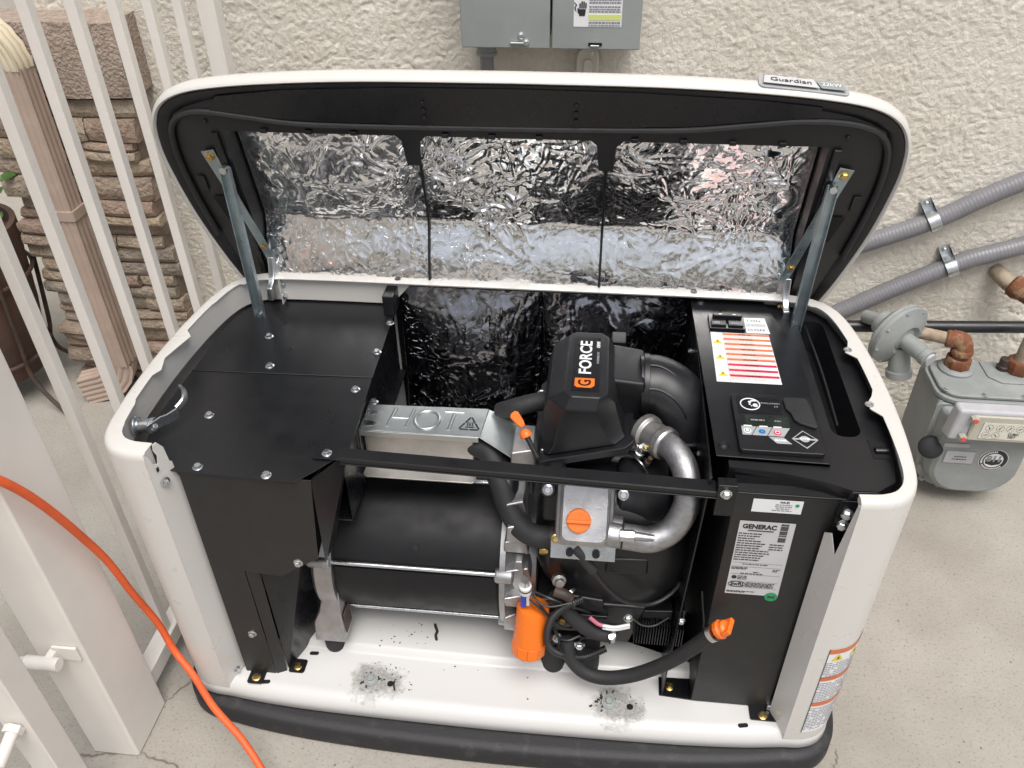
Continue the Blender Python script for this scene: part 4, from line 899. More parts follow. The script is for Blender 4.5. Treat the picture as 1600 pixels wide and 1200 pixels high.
MB().lathe((.463, LZ(.421)-.0004, .421), -Y, [(.0105, 0), (.0105, .0004), (.0001, .0004)], 22).build('green_dot', 'green', dl, smooth=0)
bb = MB()
for sg in (1, -1): bb.plate((.463, LZ(.421)-.0012, .421), Vector((1, 0, .45*sg)).normalized(), Vector((-.45*sg, 0, 1)).normalized(), [(-.007, -.0008), (.007, -.0008), (.007, .0008), (-.007, .0008)], -.0002)
bb.build('pen_mark', 'ink', dl, smooth=0)
wf = lab([(.400, .616), (.4745, .616), (.4745, .6435), (.400, .6435)], 'label', 'wireless_label')
text('Wi-Fi', .0062, (.447, LZ(.6385), .6385), X, Z, 'ink', wf, .0002, bold=.0001)
bb = MB()
for zz, a, wd in ((.6325, .434, .025), (.6285, .434, .025), (.6245, .436, .02), (.6205, .430, .03)): micro(bb, (a, LZ(zz), zz), X, Z, wd, .0019, rg)
bb.build('label_print', 'inkgrey', wf, smooth=0)
MB().lathe((.4665, LZ(.634), .634), -Y, [(.0032, 0), (.0032, .0003), (.0001, .0003)], 12).build('green_dot', 'green', wf, smooth=0)
# wrap-round warning label on the right front corner of the shell
idx = [i for i, p in enumerate(openpath[:40]) if p.x > .556 and p.y < .14]
def wrap(z0, z1, mt, nm, par, d=.0006, i0=0, i1=None):
    ii = idx[i0:i1]; A = [Vector((openpath[i].x, openpath[i].y, z0))+ON[i]*d for i in ii]; B_ = [Vector((q.x, q.y, z1)) for q in A]; n = len(ii)
    return MB().add(A+B_, [(k, k+1, n+k+1, n+k) for k in range(n-1)]).build(nm, mt, par, smooth=60)
wlb = wrap(.112, .362, 'label', 'side_warning_label', gen)
for zz in (.349, .272, .196): wrap(zz, zz+.0125, 'inkred', 'orange_band', wlb, .001)
bb = MB(); rg = random.Random(8)
for zz in [.322-.0052*k for k in range(9)]+[.264-.0052*k for k in range(12)]+[.188-.0052*k for k in range(14)]:
    k = 0
    while k < len(idx)-1:
        if rg.random() < .9:
            i, j = idx[k], idx[k+1]; a, c = [Vector((openpath[t].x, openpath[t].y, zz))+ON[t]*.001 for t in (i, j)]
            s0, s1 = rg.uniform(.02, .12), rg.uniform(.8, .98); p0, p1 = a.lerp(c, s0), a.lerp(c, s1)
            bb.add([p0, p1, p1+Z*.0022, p0+Z*.0022], [(0, 1, 2, 3)])
        k += 1
bb.build('fine_print', 'inkgrey', wlb, smooth=0)
for i in (idx[3], idx[9]):
    p = Vector((openpath[i].x, openpath[i].y, .338))+ON[i]*.0010; t = Vector((-ON[i].y, ON[i].x, 0)); MB().plate(p, t, Z, [(-.0105, -.008), (.0105, -.008), (0, .010)], .0004).build('hazard_triangle', 'yellow', wlb, smooth=0)
    MB().plate(p+ON[i]*.0006, t, Z, [(-.002, -.005), (.003, -.001), (.0005, 0), (.002, .004), (-.0025, 0), (0, -.001)], .0003).build('shock_mark', 'ink', wlb, smooth=0)
A = [Vector((openpath[idx[0]].x, openpath[idx[0]].y, zz))+ON[idx[0]]*.001 for zz in (.112, .362)]; t = Vector((-ON[idx[0]].y, ON[idx[0]].x, 0))
MB().add([A[0], A[0]+t*.0012, A[1]+t*.0012, A[1]], [(0, 1, 2, 3)]).build('label_border', 'ink', wlb, smooth=0)

# --- cross bar
bar = MB()
bar.hexa([(-.255, .082, .6445), (.345, .060, .6445), (.345, .086, .6445), (-.262, .106, .6445), (-.255, .082, .6465), (.345, .060, .6465), (.345, .086, .6465), (-.262, .106, .6465)])
bar.hexa([(-.255, .080, .637), (.345, .058, .637), (.345, .060, .637), (-.255, .082, .637), (-.255, .080, .6465), (.345, .058, .6465), (.345, .0598, .6465), (-.255, .0818, .6465)])
bar.hexa([(-.255, .078, .635), (.345, .056, .635), (.345, .0598, .635), (-.255, .0818, .635), (-.255, .078, .6368), (.345, .056, .6368), (.345, .0598, .6368), (-.255, .0818, .6368)])
cb = bar.build('cross_bar', 'black', gen, bevel=.0006)
MB().plate((0, 0, .6438), X, Y, rrect(-.302, -.252, .078, .102, .006), .0018).build('bar_tongue', 'black', cb, bevel=.0004); bolt((-.278, .0905, .6456), Z, cb)
MB().box(.345, .374, .056, .075, .60, .664).build('bar_end_bracket', 'blackgloss', gen, bevel=.001); bolt((.358, .0555, .648), -Y, cb, scale=1.1)

# --- lid
LT = rad(76); LO = Vector((-.010, .592, .70)); LS = Vector((0, -math.cos(LT), math.sin(LT))); LN = Vector((0, math.sin(LT), math.cos(LT)))
def L3(x, s_, n=0.): return LO+X*x+LS*s_+LN*n
hl = [(0, .441), (.25, .439), (.42, .431), (.53, .420), (.592, .406), (.632, .382), (.655, .345), (.664, .295), (.663, .24), (.652, .15), (.632, .06), (.608, -.02), (.575, -.09), (.50, -.125), (.3, -.135), (0, -.137)]
lidp = crv([(x, s_, 0) for x, s_ in hl]+[(-x, s_, 0) for x, s_ in reversed(hl[1:-1])]+[(0, .441, 0)], 6)[:-1]
lcx, lcy = 0, .15
LNn = [-v for v in nrm(lidp, True)]
area = sum(lidp[i].x*lidp[(i+1) % len(lidp)].y-lidp[(i+1) % len(lidp)].x*lidp[i].y for i in range(len(lidp)))
if area > 0: LNn = [-v for v in LNn]
def lring(d, n): return [L3(p.x+q.x*d, p.y+q.y*d, n) for p, q in zip(lidp, LNn)]
rings_l = [lring(-.006, .003), lring(-.002, -.001), lring(.001, .001), lring(.004, .008), lring(.0045, .020), lring(.001, .032), lring(-.008, .046), lring(-.03, .074), lring(-.07, .105), lring(-.16, .125)]
lid = MB().loft(rings_l, False, True).build('lid', 'white', gen, smooth=60)
# black underside liner with the foil opening
FXL, FXR, FS0, FS1 = -.530, .530, -.012, .332
def radial(n=160):
    O_, I_ = [], []
    cx, cy = 0., .16
    inner = lidp; dense = []
    for i in range(len(inner)):
        a, c = inner[i]+LNn[i]*-.007, inner[(i+1) % len(inner)]+LNn[(i+1) % len(inner)]*-.007
        dense += [a.lerp(c, k/6) for k in range(6)]
    angs = sorted(set([2*math.pi*k/n for k in range(n)]+[math.atan2(sy-cy, sx-cx) % (2*math.pi) for sx in (FXL, FXR) for sy in (FS0, FS1)]))
    for an in angs:
        d = Vector((math.cos(an), math.sin(an)))
        best = min(dense, key=lambda q: abs((math.atan2(q.y-cy, q.x-cx)-an+math.pi) % (2*math.pi)-math.pi)); O_.append((best.x, best.y))
        ts = []
        if d.x > 1e-9: ts.append((FXR-cx)/d.x)
        if d.x < -1e-9: ts.append((FXL-cx)/d.x)
        if d.y > 1e-9: ts.append((FS1-cy)/d.y)
        if d.y < -1e-9: ts.append((FS0-cy)/d.y)
        t = min(ts); I_.append((cx+d.x*t, cy+d.y*t))
    return O_, I_
RO_, RI_ = radial()
mid1 = [(a[0]*.93+c[0]*.07, a[1]*.93+c[1]*.07) for a, c in zip(RO_, RI_)]; mid2 = [(a[0]*.80+c[0]*.20, a[1]*.80+c[1]*.20) for a, c in zip(RO_, RI_)]; mid3 = [(a[0]*.72+c[0]*.28, a[1]*.72+c[1]*.28) for a, c in zip(RO_, RI_)]
liner = MB().loft([[L3(a, c, .0015) for a, c in RO_], [L3(a, c, .001) for a, c in mid1], [L3(a, c, .008) for a, c in mid2], [L3(a, c, .004) for a, c in mid3], [L3(a, c, .002) for a, c in RI_], [L3(a, c, .062) for a, c in RI_]], False, False).build('lid_liner', 'plastic', lid, smooth=40)
MB().tube([L3(x, s_, .001) for x, s_, _ in crv([(-.615, .09, 0), (-.630, .2, 0), (-.632, .29, 0), (-.615, .348, 0), (-.565, .370, 0), (-.48, .362, 0), (-.40, .352, 0), (-.3, .349, 0), (0, .351, 0), (.2, .354, 0), (.30, .358, 0), (.40, .370, 0), (.48, .379, 0), (.565, .374, 0), (.615, .348, 0), (.632, .29, 0), (.630, .2, 0), (.615, .09, 0)], 6)], .0058, 8).build('liner_seal', 'rubber', liner)
MB().plate(L3(0, 0, -.0005), X, LS, [(-.54, .372), (-.40, .360), (-.2, .3565), (0, .3565), (.2, .361), (.38, .377), (.5, .388), (.5, .407), (.4, .417), (.2, .426), (0, .428), (-.2, .426), (-.4, .417), (-.52, .402)], -.002).build('front_band', 'blackgloss', liner, smooth=0)
for x in (-.155, .105):
    for s_ in (.372, .386, .400): MB().lathe(L3(x, s_, -.0027), -LN, [(.004, 0), (.0035, .002), (.0001, .0022)], 10).build('rivet', 'plastic', liner)
def foiln(v):
    """depth of the foil in the lid dome: deep, then sloping forward to the hinge side"""
    t = max(0, .36-v); return .050-.26*(t-.035*(1-math.exp(-t/.035)))*1.12+.19*t*t
def foilf(x0, x1):
    def g(u, v):
        s_ = FS0+.002+(FS1-FS0-.004)*v
        return L3(x0+(x1-x0)*u, s_, foiln(v)), (-LN+LS*(.7 if v < .34 else 0)).normalized()
    return g
for i, (x0, x1, amp, fo, nc) in enumerate(((-.526, -.186, .0017, 20, 130), (-.186, .160, .0026, 46, 330), (.160, .526, .0022, 36, 240))):
    crumple('foil_panel', foilf(x0, x1), 200, 190, amp, 101+37*i, 'foil', lid, 1., fo, 5, 22, True, nc)
for x in (-.186, .160):
    dv = [(FS0+.002+(FS1-FS0-.004)*k/14, foiln(k/14)-.006) for k in range(15)]
    MB().loft([[L3(x-.0024, s_, n_), L3(x+.0024, s_, n_), L3(x+.0024, s_, n_+.008), L3(x-.0024, s_, n_+.008)] for s_, n_ in dv]).build('foil_divider', 'plastic', lid, bevel=.0008)
    MB().plate(L3(x, .328, .004), X, LS, [(-.030, .004), (-.018, -.008), (-.013, -.060), (.013, -.060), (.016, -.010), (.030, .004)], -.004).build('divider_clip', 'plastic', lid, bevel=.0015)
    MB().plate(L3(x, -.008, .004), X, LS, [(-.016, 0), (.016, 0), (.010, .030), (-.006, .034), (-.010, .03)], -.005).build('divider_foot', 'plastic', lid, bevel=.0015)
for sg in (-1, 1):
    x = .5445*sg
    MB().obox(L3(x, .16, -.001), X, LS, LN, .007, .170, .004).build('edge_channel', 'blackgloss', lid, bevel=.002)
    MB().plate(L3(sg*.565, .150, .0005), X, LS, [(-.030*sg, .040), (.030*sg, .036), (.014*sg, -.022), (-.02*sg, -.022)], .0006*1).build('liner_pocket_shade', 'hole_shade', liner, smooth=0)  # dark plate on the liner, a pocket's shade put into colour
    MB().plate(L3(sg*.560, .132, .0), X, LS, [(-.014, -.012), (.014, -.012), (.012, .018), (-.010, .018)], -.003).build('pocket_block', 'plastic', liner, bevel=.001)
    MB().plate(L3(sg*.605, .215, .0), X, LS, rrect(-.008, .008, -.018, .018, .003), -.0012).build('liner_boss', 'plastic', liner, bevel=.0005)
    MB().lathe(L3(sg*.555, .352, .0), -LN, [(.004, 0), (.003, .002)], 10).build('rivet', 'plastic', liner)
for k in range(12):
    x = -.45+.082*k
    if min(abs(x+.186), abs(x-.16)) > .04: MB().obox(L3(x, .337, -.001), X, LS, LN, .006, .004, .003).build('retainer', 'plastic', lid, bevel=.001)
# name plate on the front skirt of the lid
def skirt(x, n):
    i = min(range(len(lidp)), key=lambda k: abs(lidp[k].x-x) if lidp[k].y > .25 else 9); j = i+1 if lidp[(i+1) % len(lidp)].x > lidp[i].x else i-1
    a, c = sorted((lidp[i], lidp[j % len(lidp)]), key=lambda q_: q_.x); t = 0 if c.x == a.x else (x-a.x)/(c.x-a.x); return a.y+(c.y-a.y)*t
sA, sB = skirt(.395, 0), skirt(.540, 0); npd = Vector((.145, sB-sA)).normalized()
NU = (X*npd.x+LS*npd.y).normalized(); NV = (LN+LS*.02).normalized(); NV = (NV-NU*NV.dot(NU)).normalized(); NO = L3(.395, sA+.0072, 0)
plate_ = MB().plate(NO+NU*.0, NU, NV, rrect(0, .145, .006, .036, .008), -.004)
pn = plate_.build('name_plate', 'silverprint', lid, bevel=.001); pnrm = NU.cross(NV)
up_ = -1 if pnrm.dot(LS) > 0 else 1
PO = NO+LS*.0046
MB().plate(PO, NU, NV, [(.006, .010), (.096, .010), (.088, .032), (.010, .032)], -.0005).build('silver_field', 'labelgrey', pn, smooth=0)
MB().plate(PO, NU, NV, [(.099, .010), (.139, .010), (.134, .030), (.130, .032), (.091, .032)], -.0005).build('grey_field', 'boxgrey', pn, smooth=0)
text('Guardian', .0145, PO+NU*.051+NV*.021+LS*.0007, NU, NV, 'ink', pn, .0002, sx=1.25); text('22kW', .0135, PO+NU*.116+NV*.021+LS*.0007, NU, NV, 'whiteprint', pn, .0002, sx=.95)

# --- lid stays and hinge brackets
for sg in (-1, 1):
    ox = -.010
    lk = MB(); a, c = L3(sg*.566, .282, -.003), L3(sg*.515, .03, -.006); d_ = (c-a).normalized(); sd_ = LN.cross(d_).normalized()
    lk.loft([[a-d_*.012+sd_*.013, a-d_*.012-sd_*.013, a-d_*.012-sd_*.013-LN*.002, a-d_*.012+sd_*.013-LN*.002], [a+d_*.10+sd_*.009, a+d_*.10-sd_*.009, a+d_*.10-sd_*.009-LN*.002, a+d_*.10+sd_*.009-LN*.002], [c+sd_*.009, c-sd_*.009, c-sd_*.009-LN*.002, c+sd_*.009-LN*.002]])
    li = lk.build('hinge_arm', 'zincblue', lid, bevel=.0005)
    bolt(a-LN*.0022, -LN, li, 'gold', 'b', 'bolt', 1.1); bolt(c-d_*.04-LN*.0022, -LN, li, 'gold', 's', 'bolt', 1.2)
    A_ = Vector((sg*.545+ox*.5, .512, .955)); B_ = Vector((sg*.540, .500, .632)) if sg < 0 else Vector((.527, .500, .635)); t = (B_-A_).normalized(); sx_ = X*1.; nn = t.cross(sx_).normalized()
    prof = [(-.0100, -.006), (-.0100, .006), (-.0082, .006), (-.0082, -.004), (.0082, -.004), (.0082, .006), (.0100, .006), (.0100, -.006)]
    st_ = MB().loft([[A_+t*k*(B_-A_).length+sx_*p_[0]*(1 if k else .9)+nn*p_[1] for p_ in prof] for k in (0, .04, .96, 1)]).build('lid_stay', 'zincblue', gen, bevel=.0004)
    MB().lathe(A_+nn*-.007+t*.004, nn, [(.0065, 0), (.0065, .018)], 12).build('pivot_pin', 'zinc', st_)
    MB().lathe(B_-t*.010-nn*.008, nn, [(.005, 0), (.005, .014)], 12).build('pivot_pin', 'zinc', st_)
    MB().tube([B_-t*.05+X*.007*sg*-1, B_-t*.005+X*.010*-sg, B_+t*.018+X*.006*-sg], .0022, 8).build('stay_spring', 'zinc', st_)
    MB().lathe(B_+t*.022-Z*.002, -Z+Y*-.2, [(.003, -.004), (.0095, .004), (.0095, .006)], 12).build('stay_foot', 'iron', st_)
    # curved hinge bracket + folded post plate
    x = sg*.519; hp = [(.555, .655), (.585, .700), (.578, .735), (.566, .742), (.562, .722), (.556, .705), (.545, .694), (.53, .688), (.528, .66)]
    MB().loft([[Vector((x+.001, yy, zz)) for yy, zz in hp], [Vector((x-.012*1, yy, zz)) for yy, zz in hp]]).build('hinge_knuckle', 'zinc', gen, bevel=.003, seg=3)
    o = MB().loft([[(x-.010*sg, .548, .625), (x-.010*sg, .588, .645), (x-.010*sg, .588, RT-.004), (x-.010*sg, .548, RT-.004)], [(x-.0115*sg, .548, .625), (x-.0115*sg, .588, .645), (x-.0115*sg, .588, RT-.004), (x-.0115*sg, .548, RT-.004)]]).build('hinge_plate', 'white', gen, bevel=.0005)
    for yy, zz in ((.562, .682), (.560, .655)): bolt((x-.0118*sg, yy, zz), (-sg, -.1, 0), o, 'gold' if sg > 0 else 'zinc', 's', 'bolt', 1.3)
for x in (-.262, .338): MB().lathe((x, .572, RT+.0005), Z, [(.0065, 0), (.006, .001), (.0001, .0012)], 14).build('rim_plug', 'plastic', shell)

# --- alternator
AY, AZ_, AR = .245, .305, .145
alt = MB().lathe((-.318, AY, AZ_), X, [(AR-.004, 0), (AR, .003), (AR, .315), (AR-.004, .318)], 64).build('alternator_barrel', 'blackgloss', gen, smooth=40)
alt.data.materials.clear(); alt.data.materials.append(K['satin'])
wr = [(AY+(AR+.0026)*math.cos(rad(a)), AZ_+(AR+.0026)*math.sin(rad(a))) for a in range(162, 256, 3)]
MB().loft([[(-.312, y, zz) for y, zz in wr]+[(-.312, AY+(y-AY)*.985, AZ_+(zz-AZ_)*.985) for y, zz in reversed(wr)], [(-.008, y, zz) for y, zz in wr]+[(-.008, AY+(y-AY)*.985, AZ_+(zz-AZ_)*.985) for y, zz in reversed(wr)]]).build('barrel_wrap', 'satin', alt, smooth=40)
MB().lathe((-.16, AY-AR*.80, AZ_+AR*.60), (0, -.8, .6), [(.006, -.003), (.006, .003)], 14).build('barrel_plug', 'shroud', alt)
for a in (158, 222, 90, 20, 300):                             # tie rods
    y, zz = AY+(AR+.006)*math.cos(rad(a)), AZ_+(AR+.006)*math.sin(rad(a))
    MB().tube([(-.335, y, zz), (.01, y, zz)], .0042, 10).build('tie_rod', 'zinc', alt)
eb = MB().lathe((-.350, AY, AZ_), X, [(.06, -.02), (.11, -.018), (AR+.004, -.008), (AR+.012, 0), (AR+.012, .034), (AR-.012, .035)], 56).build('end_bell', 'alum', gen, smooth=35)
for a in (158, 222, 90, 20, 300):
    y, zz = AY+(AR+.007)*math.cos(rad(a)), AZ_+(AR+.007)*math.sin(rad(a)); MB().lathe((-.362, y, zz), X, [(.010, 0), (.012, .004), (.012, .042), (.010, .044)], 14).build('rod_lug', 'alum', eb, bevel=.001)
def leg(parent):
    prof = [(.335, -.343, -.317, .122, .150), (.30, -.346, -.315, .106, .145), (.262, -.350, -.314, .096, .142), (.232, -.356, -.313, .088, .140), (.205, -.368, -.311, .082, .140), (.152, -.372, -.310, .080, .140)]
    MB().loft([[(x0, y0, zz), (x1, y0, zz), (x1, y1, zz), (x0, y1, zz)] for zz, x0, x1, y0, y1 in prof]).build('mount_leg', 'alum', parent, bevel=.003)
    MB().box(-.311, -.3085, .092, .128, .168, .222).build('leg_pocket_shade', 'iron', parent, bevel=.001)  # dark plate on the leg face, painted as the shade of a recess
    MB().hexa([(-.372, .112, .345), (-.318, .112, .345), (-.318, .15, .345), (-.372, .15, .345), (-.366, .104, .372), (-.318, .104, .372), (-.318, .15, .372), (-.366, .15, .372)]).build('leg_lug', 'alum', parent, bevel=.004)
leg(eb)
MB().lathe((-.346, .112, .1), Z, [(.0205, 0), (.0215, .006), (.0215, .046), (.020, .051)], 22).build('rubber_mount', 'rubber', gen)
MB().lathe((-.346, .40, .093), Z, [(.0205, 0), (.0215, .006), (.0215, .08)], 22).build('rubber_mount', 'rubber', gen)
# bell housing casting between alternator and engine
bh = MB().lathe((-.004, AY, AZ_), X, [(AR-.02, 0), (AR+.014, .002), (AR+.014, .012), (AR+.002, .016), (AR-.02, .045), (AR-.028, .066)], 56).build('bell_housing', 'alum', gen, smooth=35)
for a in (158, 222, 90, 20, 300):
    y, zz = AY+(AR+.008)*math.cos(rad(a)), AZ_+(AR+.008)*math.sin(rad(a)); MB().lathe((-.010, y, zz), X, [(.012, 0), (.014, .004), (.014, .030), (.011, .034)], 14).build('rod_lug', 'alum', bh, bevel=.001)
rgc = random.Random(2)
for (x0, x1, y0, y1, z0, z1) in ((.004, .050, .112, .20, .405, .440), (.006, .056, .098, .19, .355, .378), (.010, .050, .105, .16, .440, .485), (.004, .052, .082, .16, .290, .322), (.004, .034, .085, .16, .215, .262), (.006, .045, .13, .25, .49, .515), (.01, .05, .22, .30, .45, .53), (.06, .10, .20, .28, .55, .585), (.012, .058, .17, .25, .56, .60)):
    MB().hexa([(x0, y0+.01, z0), (x1, y0+.008, z0), (x1, y1, z0), (x0, y1, z0), (x0+.003, y0, z1), (x1-.006, y0+.012, z1), (x1-.006, y1, z1), (x0+.003, y1, z1)]).build('casting_web', 'alum', bh, bevel=.003)
MB().hexa([(.014, .11, .315), (.050, .108, .315), (.050, .14, .315), (.014, .14, .315), (.026, .105, .40), (.040, .105, .40), (.040, .14, .40), (.026, .14, .40)]).build('casting_web', 'alum', bh, bevel=.003)

# --- heat shield stamped HOT over the muffler
hs_z = .592
hsd = MB(); th = .0016
hsd.plate((0, 0, hs_z), X, Y, [(-.262, .216), (-.046, .214), (-.040, .296), (-.262, .290)], th)
hs = hsd.build('heat_shield', 'galv', gen, bevel=.0006)
nz_ = lambda x, y: (x, y, hs_z-.26*max(0, x+.046))
MB().loft([[nz_(*q) for q in ((-.0455, .214), (.022, .180), (.039, .222), (.039, .245), (.004, .288), (-.0395, .296))], [Vector(nz_(*q))+Z*.0016 for q in ((-.0455, .214), (.022, .180), (.039, .222), (.039, .245), (.004, .288), (-.0395, .296))]]).build('shield_nose', 'galv', hs, bevel=.0004)
MB().box(-.262, -.048, .2130, .2146, hs_z-.010, hs_z+.0012).build('shield_lip', 'galv', hs, bevel=.0006)
hot = lambda pts: [(x, y, hs_z+th-.0006) for x, y in pts]
el = [(-.1475+.0225*math.cos(rad(a)), .2545+.026*math.sin(rad(a))) for a in range(0, 361, 15)]
for ch, strokes in (('H', ([(-.216, .228), (-.210, .281)], [(-.182, .228), (-.176, .281)], [(-.211, .2545), (-.181, .2545)])), ('O', (el,)), ('T', ([(-.118, .280), (-.083, .280)], [(-.1035, .228), (-.1005, .277)]))):
    bb = MB()
    for q in strokes: bb.tube(hot(q), .0036, 10)
    bb.build('embossed_letter', 'galv', hs, smooth=60)
tr_c = Vector((-.068, .250, hs_z+th+.0004))
bb = MB()
for a, c in (((-.019, -.016), (.019, -.016)), ((.019, -.016), (0, .020)), ((0, .020), (-.019, -.016))):
    a, c = Vector((*a, 0)), Vector((*c, 0)); d_ = (c-a).normalized(); m_ = (a+c)/2; L = (c-a).length
    for sg in (-1, 1): bb.obox(tr_c+m_+d_*sg*L*.235, d_, Z.cross(d_), Z, L*.205, .0014, .0003)
for k in (-1, 0, 1): bb.tube([tr_c+Vector(q) for q in crv([(.0045*k-.0006, -.006, 0), (.0045*k+.0012, -.003, 0), (.0045*k-.001, .000, 0), (.0045*k+.0012, .004, 0)], 4)], .0008, 5)
bb.obox(tr_c+Vector((0, -.0095, 0)), X, Y, Z, .008, .0008, .0003)
bb.build('hot_symbol', 'ink', hs, smooth=0)
for yy in (.235, .268): MB().loft([[(-.262, yy-.011, hs_z+th), (-.262, yy+.011, hs_z+th), (-.262, yy, hs_z-.008)], [(-.245, yy-.006, hs_z+th+.0005), (-.245, yy+.006, hs_z+th+.0005), (-.245, yy, hs_z-.001)], [(-.230, yy-.0006, hs_z+th+.0004), (-.230, yy+.0006, hs_z+th+.0004), (-.230, yy, hs_z+th)]]).build('gusset', 'zinc', hs, smooth=0)
MB().box(-.2645, -.2630, .214, .29, hs_z-.06, hs_z+.001).build('shield_end', 'galv', hs, smooth=0); bolt((-.258, .300, hs_z-.002), Z, hs, scale=1.)
mf = MB().box(-.258, -.056, .217, .286, .495, hs_z-.004).build('muffler', 'dullalum', gen, bevel=.006, seg=3)
MB().plate((0, 0, .512), X, Y, rrect(-.258, -.052, .180, .216, .008), .003).build('muffler_tray', 'dullalum', gen, bevel=.001)
MB().tube(crv([(-.045, .26, .545), (-.02, .24, .545), (.0, .20, .53), (.004, .16, .50)], 6), .024, 18).build('exhaust_elbow', 'shroud', gen)

# --- breather hose curving down left of the head
hz = MB().tube(crv([(-.060, .235, .56), (-.028, .215, .555), (-.008, .180, .527), (.012, .145, .495), (.035, .125, .470), (.062, .120, .455), (.095, .120, .455)], 8), .0205, 18).build('intake_hose', 'rubber', gen)
MB().tube(crv([(-.02, .30, .585), (.02, .29, .61), (.06, .30, .615), (.10, .31, .60)], 6), .017, 14).build('breather_hose', 'rubber', gen)
MB().lathe((.070, .108, .435), X, [(.008, 0), (.0095, .002), (.0095, .014), (.008, .016)], 8).build('brass_fitting', 'gold', gen, bevel=.0008)

# --- cylinder head cover with oil cap, on its zinc plate
HN = Vector((0, -.80, .60)); HU = X; HV = HN.cross(X)*1.0
if HV.z < 0: HV = -HV
HO = Vector((.146, .098, .535))
def H3(a, c, n=0.): return HO+HU*a+HV*c+HN*n
hd = MB().loft([[H3(a, c, n) for a, c in rrect(-w_, w_, -h_, h_+.02, .014)] for w_, h_, n in ((.049, .052, -.06), (.049, .052, -.004), (.047, .050, .002))]).build('cylinder_head', 'alum', gen, bevel=.001)
hc = MB().loft([[H3(a, c, n) for a, c in rrect(-w_, w_, -h_, h_+.02, .012)] for w_, h_, n in ((.0475, .050, .003), (.0465, .049, .008), (.0415, .044, .012), (.040, .042, .021), (.036, .038, .025))]).build('head_cover', 'alum', gen, smooth=30)
text('GENERAC', .0150, H3(.002, .028, .0252), HU, HV, 'alum', hc, .0016, sx=1.05, bold=.0003)
MB().plate(H3(0, 0, .0252), HU, HV, [(-.022, .0170), (.030, .0170), (.030, .0195), (-.022, .0195)], .0014).build('raised_bar', 'alum', hc, smooth=0)
cap = MB().lathe(H3(-.0095, -.004, .022), HN, [(.020, 0), (.0205, .004), (.0198, .010), (.018, .012), (.0001, .012)], 28).build('oil_cap', 'orange', gen, bevel=.0008)
MB().obox(H3(-.0095, -.004, .037), HU, HV, HN, .0195, .0026, .0035).build('cap_grip', 'orange', cap, bevel=.001)
zp = MB().plate(H3(0, -.052, -.002), HU, (HV*.35-HN*-.0+Y*-.6+Z*-.1).normalized()*-1 if False else Vector((0, .45, .9)).normalized(), [(-.054, -.022), (.054, -.022), (.054, .012), (-.054, .012)], .002).build('zinc_bracket', 'zinc', gen, bevel=.0006)
for a in (-.022, .022): MB().lathe(H3(a, -.056, .0012)+Vector((0, -.0055, -.004)), Vector((0, -.9, .45)), [(.0065, 0), (.0065, .0005)], 16).build('hole_shade', 'hole_shade', zp, smooth=0)  # black discs on the plate, hole shade painted as colour
for a in (-.046, .046): bolt(H3(a, -.040, .0035), HN, hc, 'gold', 'b', 'bolt', .95)
for a in (-.064, .062): bolt(H3(a, .040, .0), HN, hd, 'zinc', 'b', 'bolt', 1.1)
MB().lathe(H3(-.064, .040, -.05), HN, [(.014, 0), (.014, .044), (.012, .048)], 18).build('bolt_boss', 'shroud', hd)
MB().tube([H3(.042, -.018, -.012), H3(.062, -.020, -.012)], .022, 18).build('port_flange', 'alum', hd)

# --- aluminium intake pipe
ip = MB().tube(crv([(.185, .082, .515), (.225, .080, .511), (.260, .078, .513), (.292, .088, .532), (.310, .104, .575), (.306, .130, .615), (.290, .165, .630), (.268, .20, .624)], 8), .0218, 22).build('intake_pipe', 'alumpipe', gen)
MB().tube([(.205, .066, .530), (.228, .066, .530)], .0105, 6).build('sensor_nut', 'zinc', ip, bevel=.001); MB().tube([(.228, .066, .530), (.260, .066, .528)], [.008, .006], 12).build('sensor_tip', 'alum', ip)
MB().lathe((.208, .081, .5125), (1, -.05, -.03), [(.0245, 0), (.0245, .003)], 24).build('clamp_ring', 'wire', ip)
cb_ = MB().lathe((.276, .190, .624), (-.62, .74, -.1), [(.026, -.004), (.029, 0), (.029, .012), (.026, .016), (.026, .04), (.031, .044), (.031, .056), (.026, .06)], 24).build('throttle_body', 'dullalum', gen, bevel=.001)
for (x, y, zz, r, h, mt) in ((.232, .205, .585, .010, .03, 'zinc'), (.246, .192, .575, .006, .03, 'iron'), (.225, .235, .60, .014, .02, 'dullalum'), (.240, .190, .61, .005, .012, 'gold')): MB().lathe((x, y, zz), (.2, -.4, .9), [(r, 0), (r, h*.5), (r*.7, h*.55), (r*.7, h)], 12).build('throttle_fitting', mt, gen, bevel=.0005)
for pts in ([(.22, .20, .60), (.24, .185, .615), (.255, .19, .60), (.265, .205, .59)], [(.215, .21, .585), (.235, .18, .59), (.25, .175, .57)]): MB().tube(crv(pts, 6), .0016, 6).build('linkage_wire', 'zinc', gen)
MB().tube([(.19, .24, .545), (.245, .225, .56)], .016, 14).build('manifold', 'dullalum', gen)

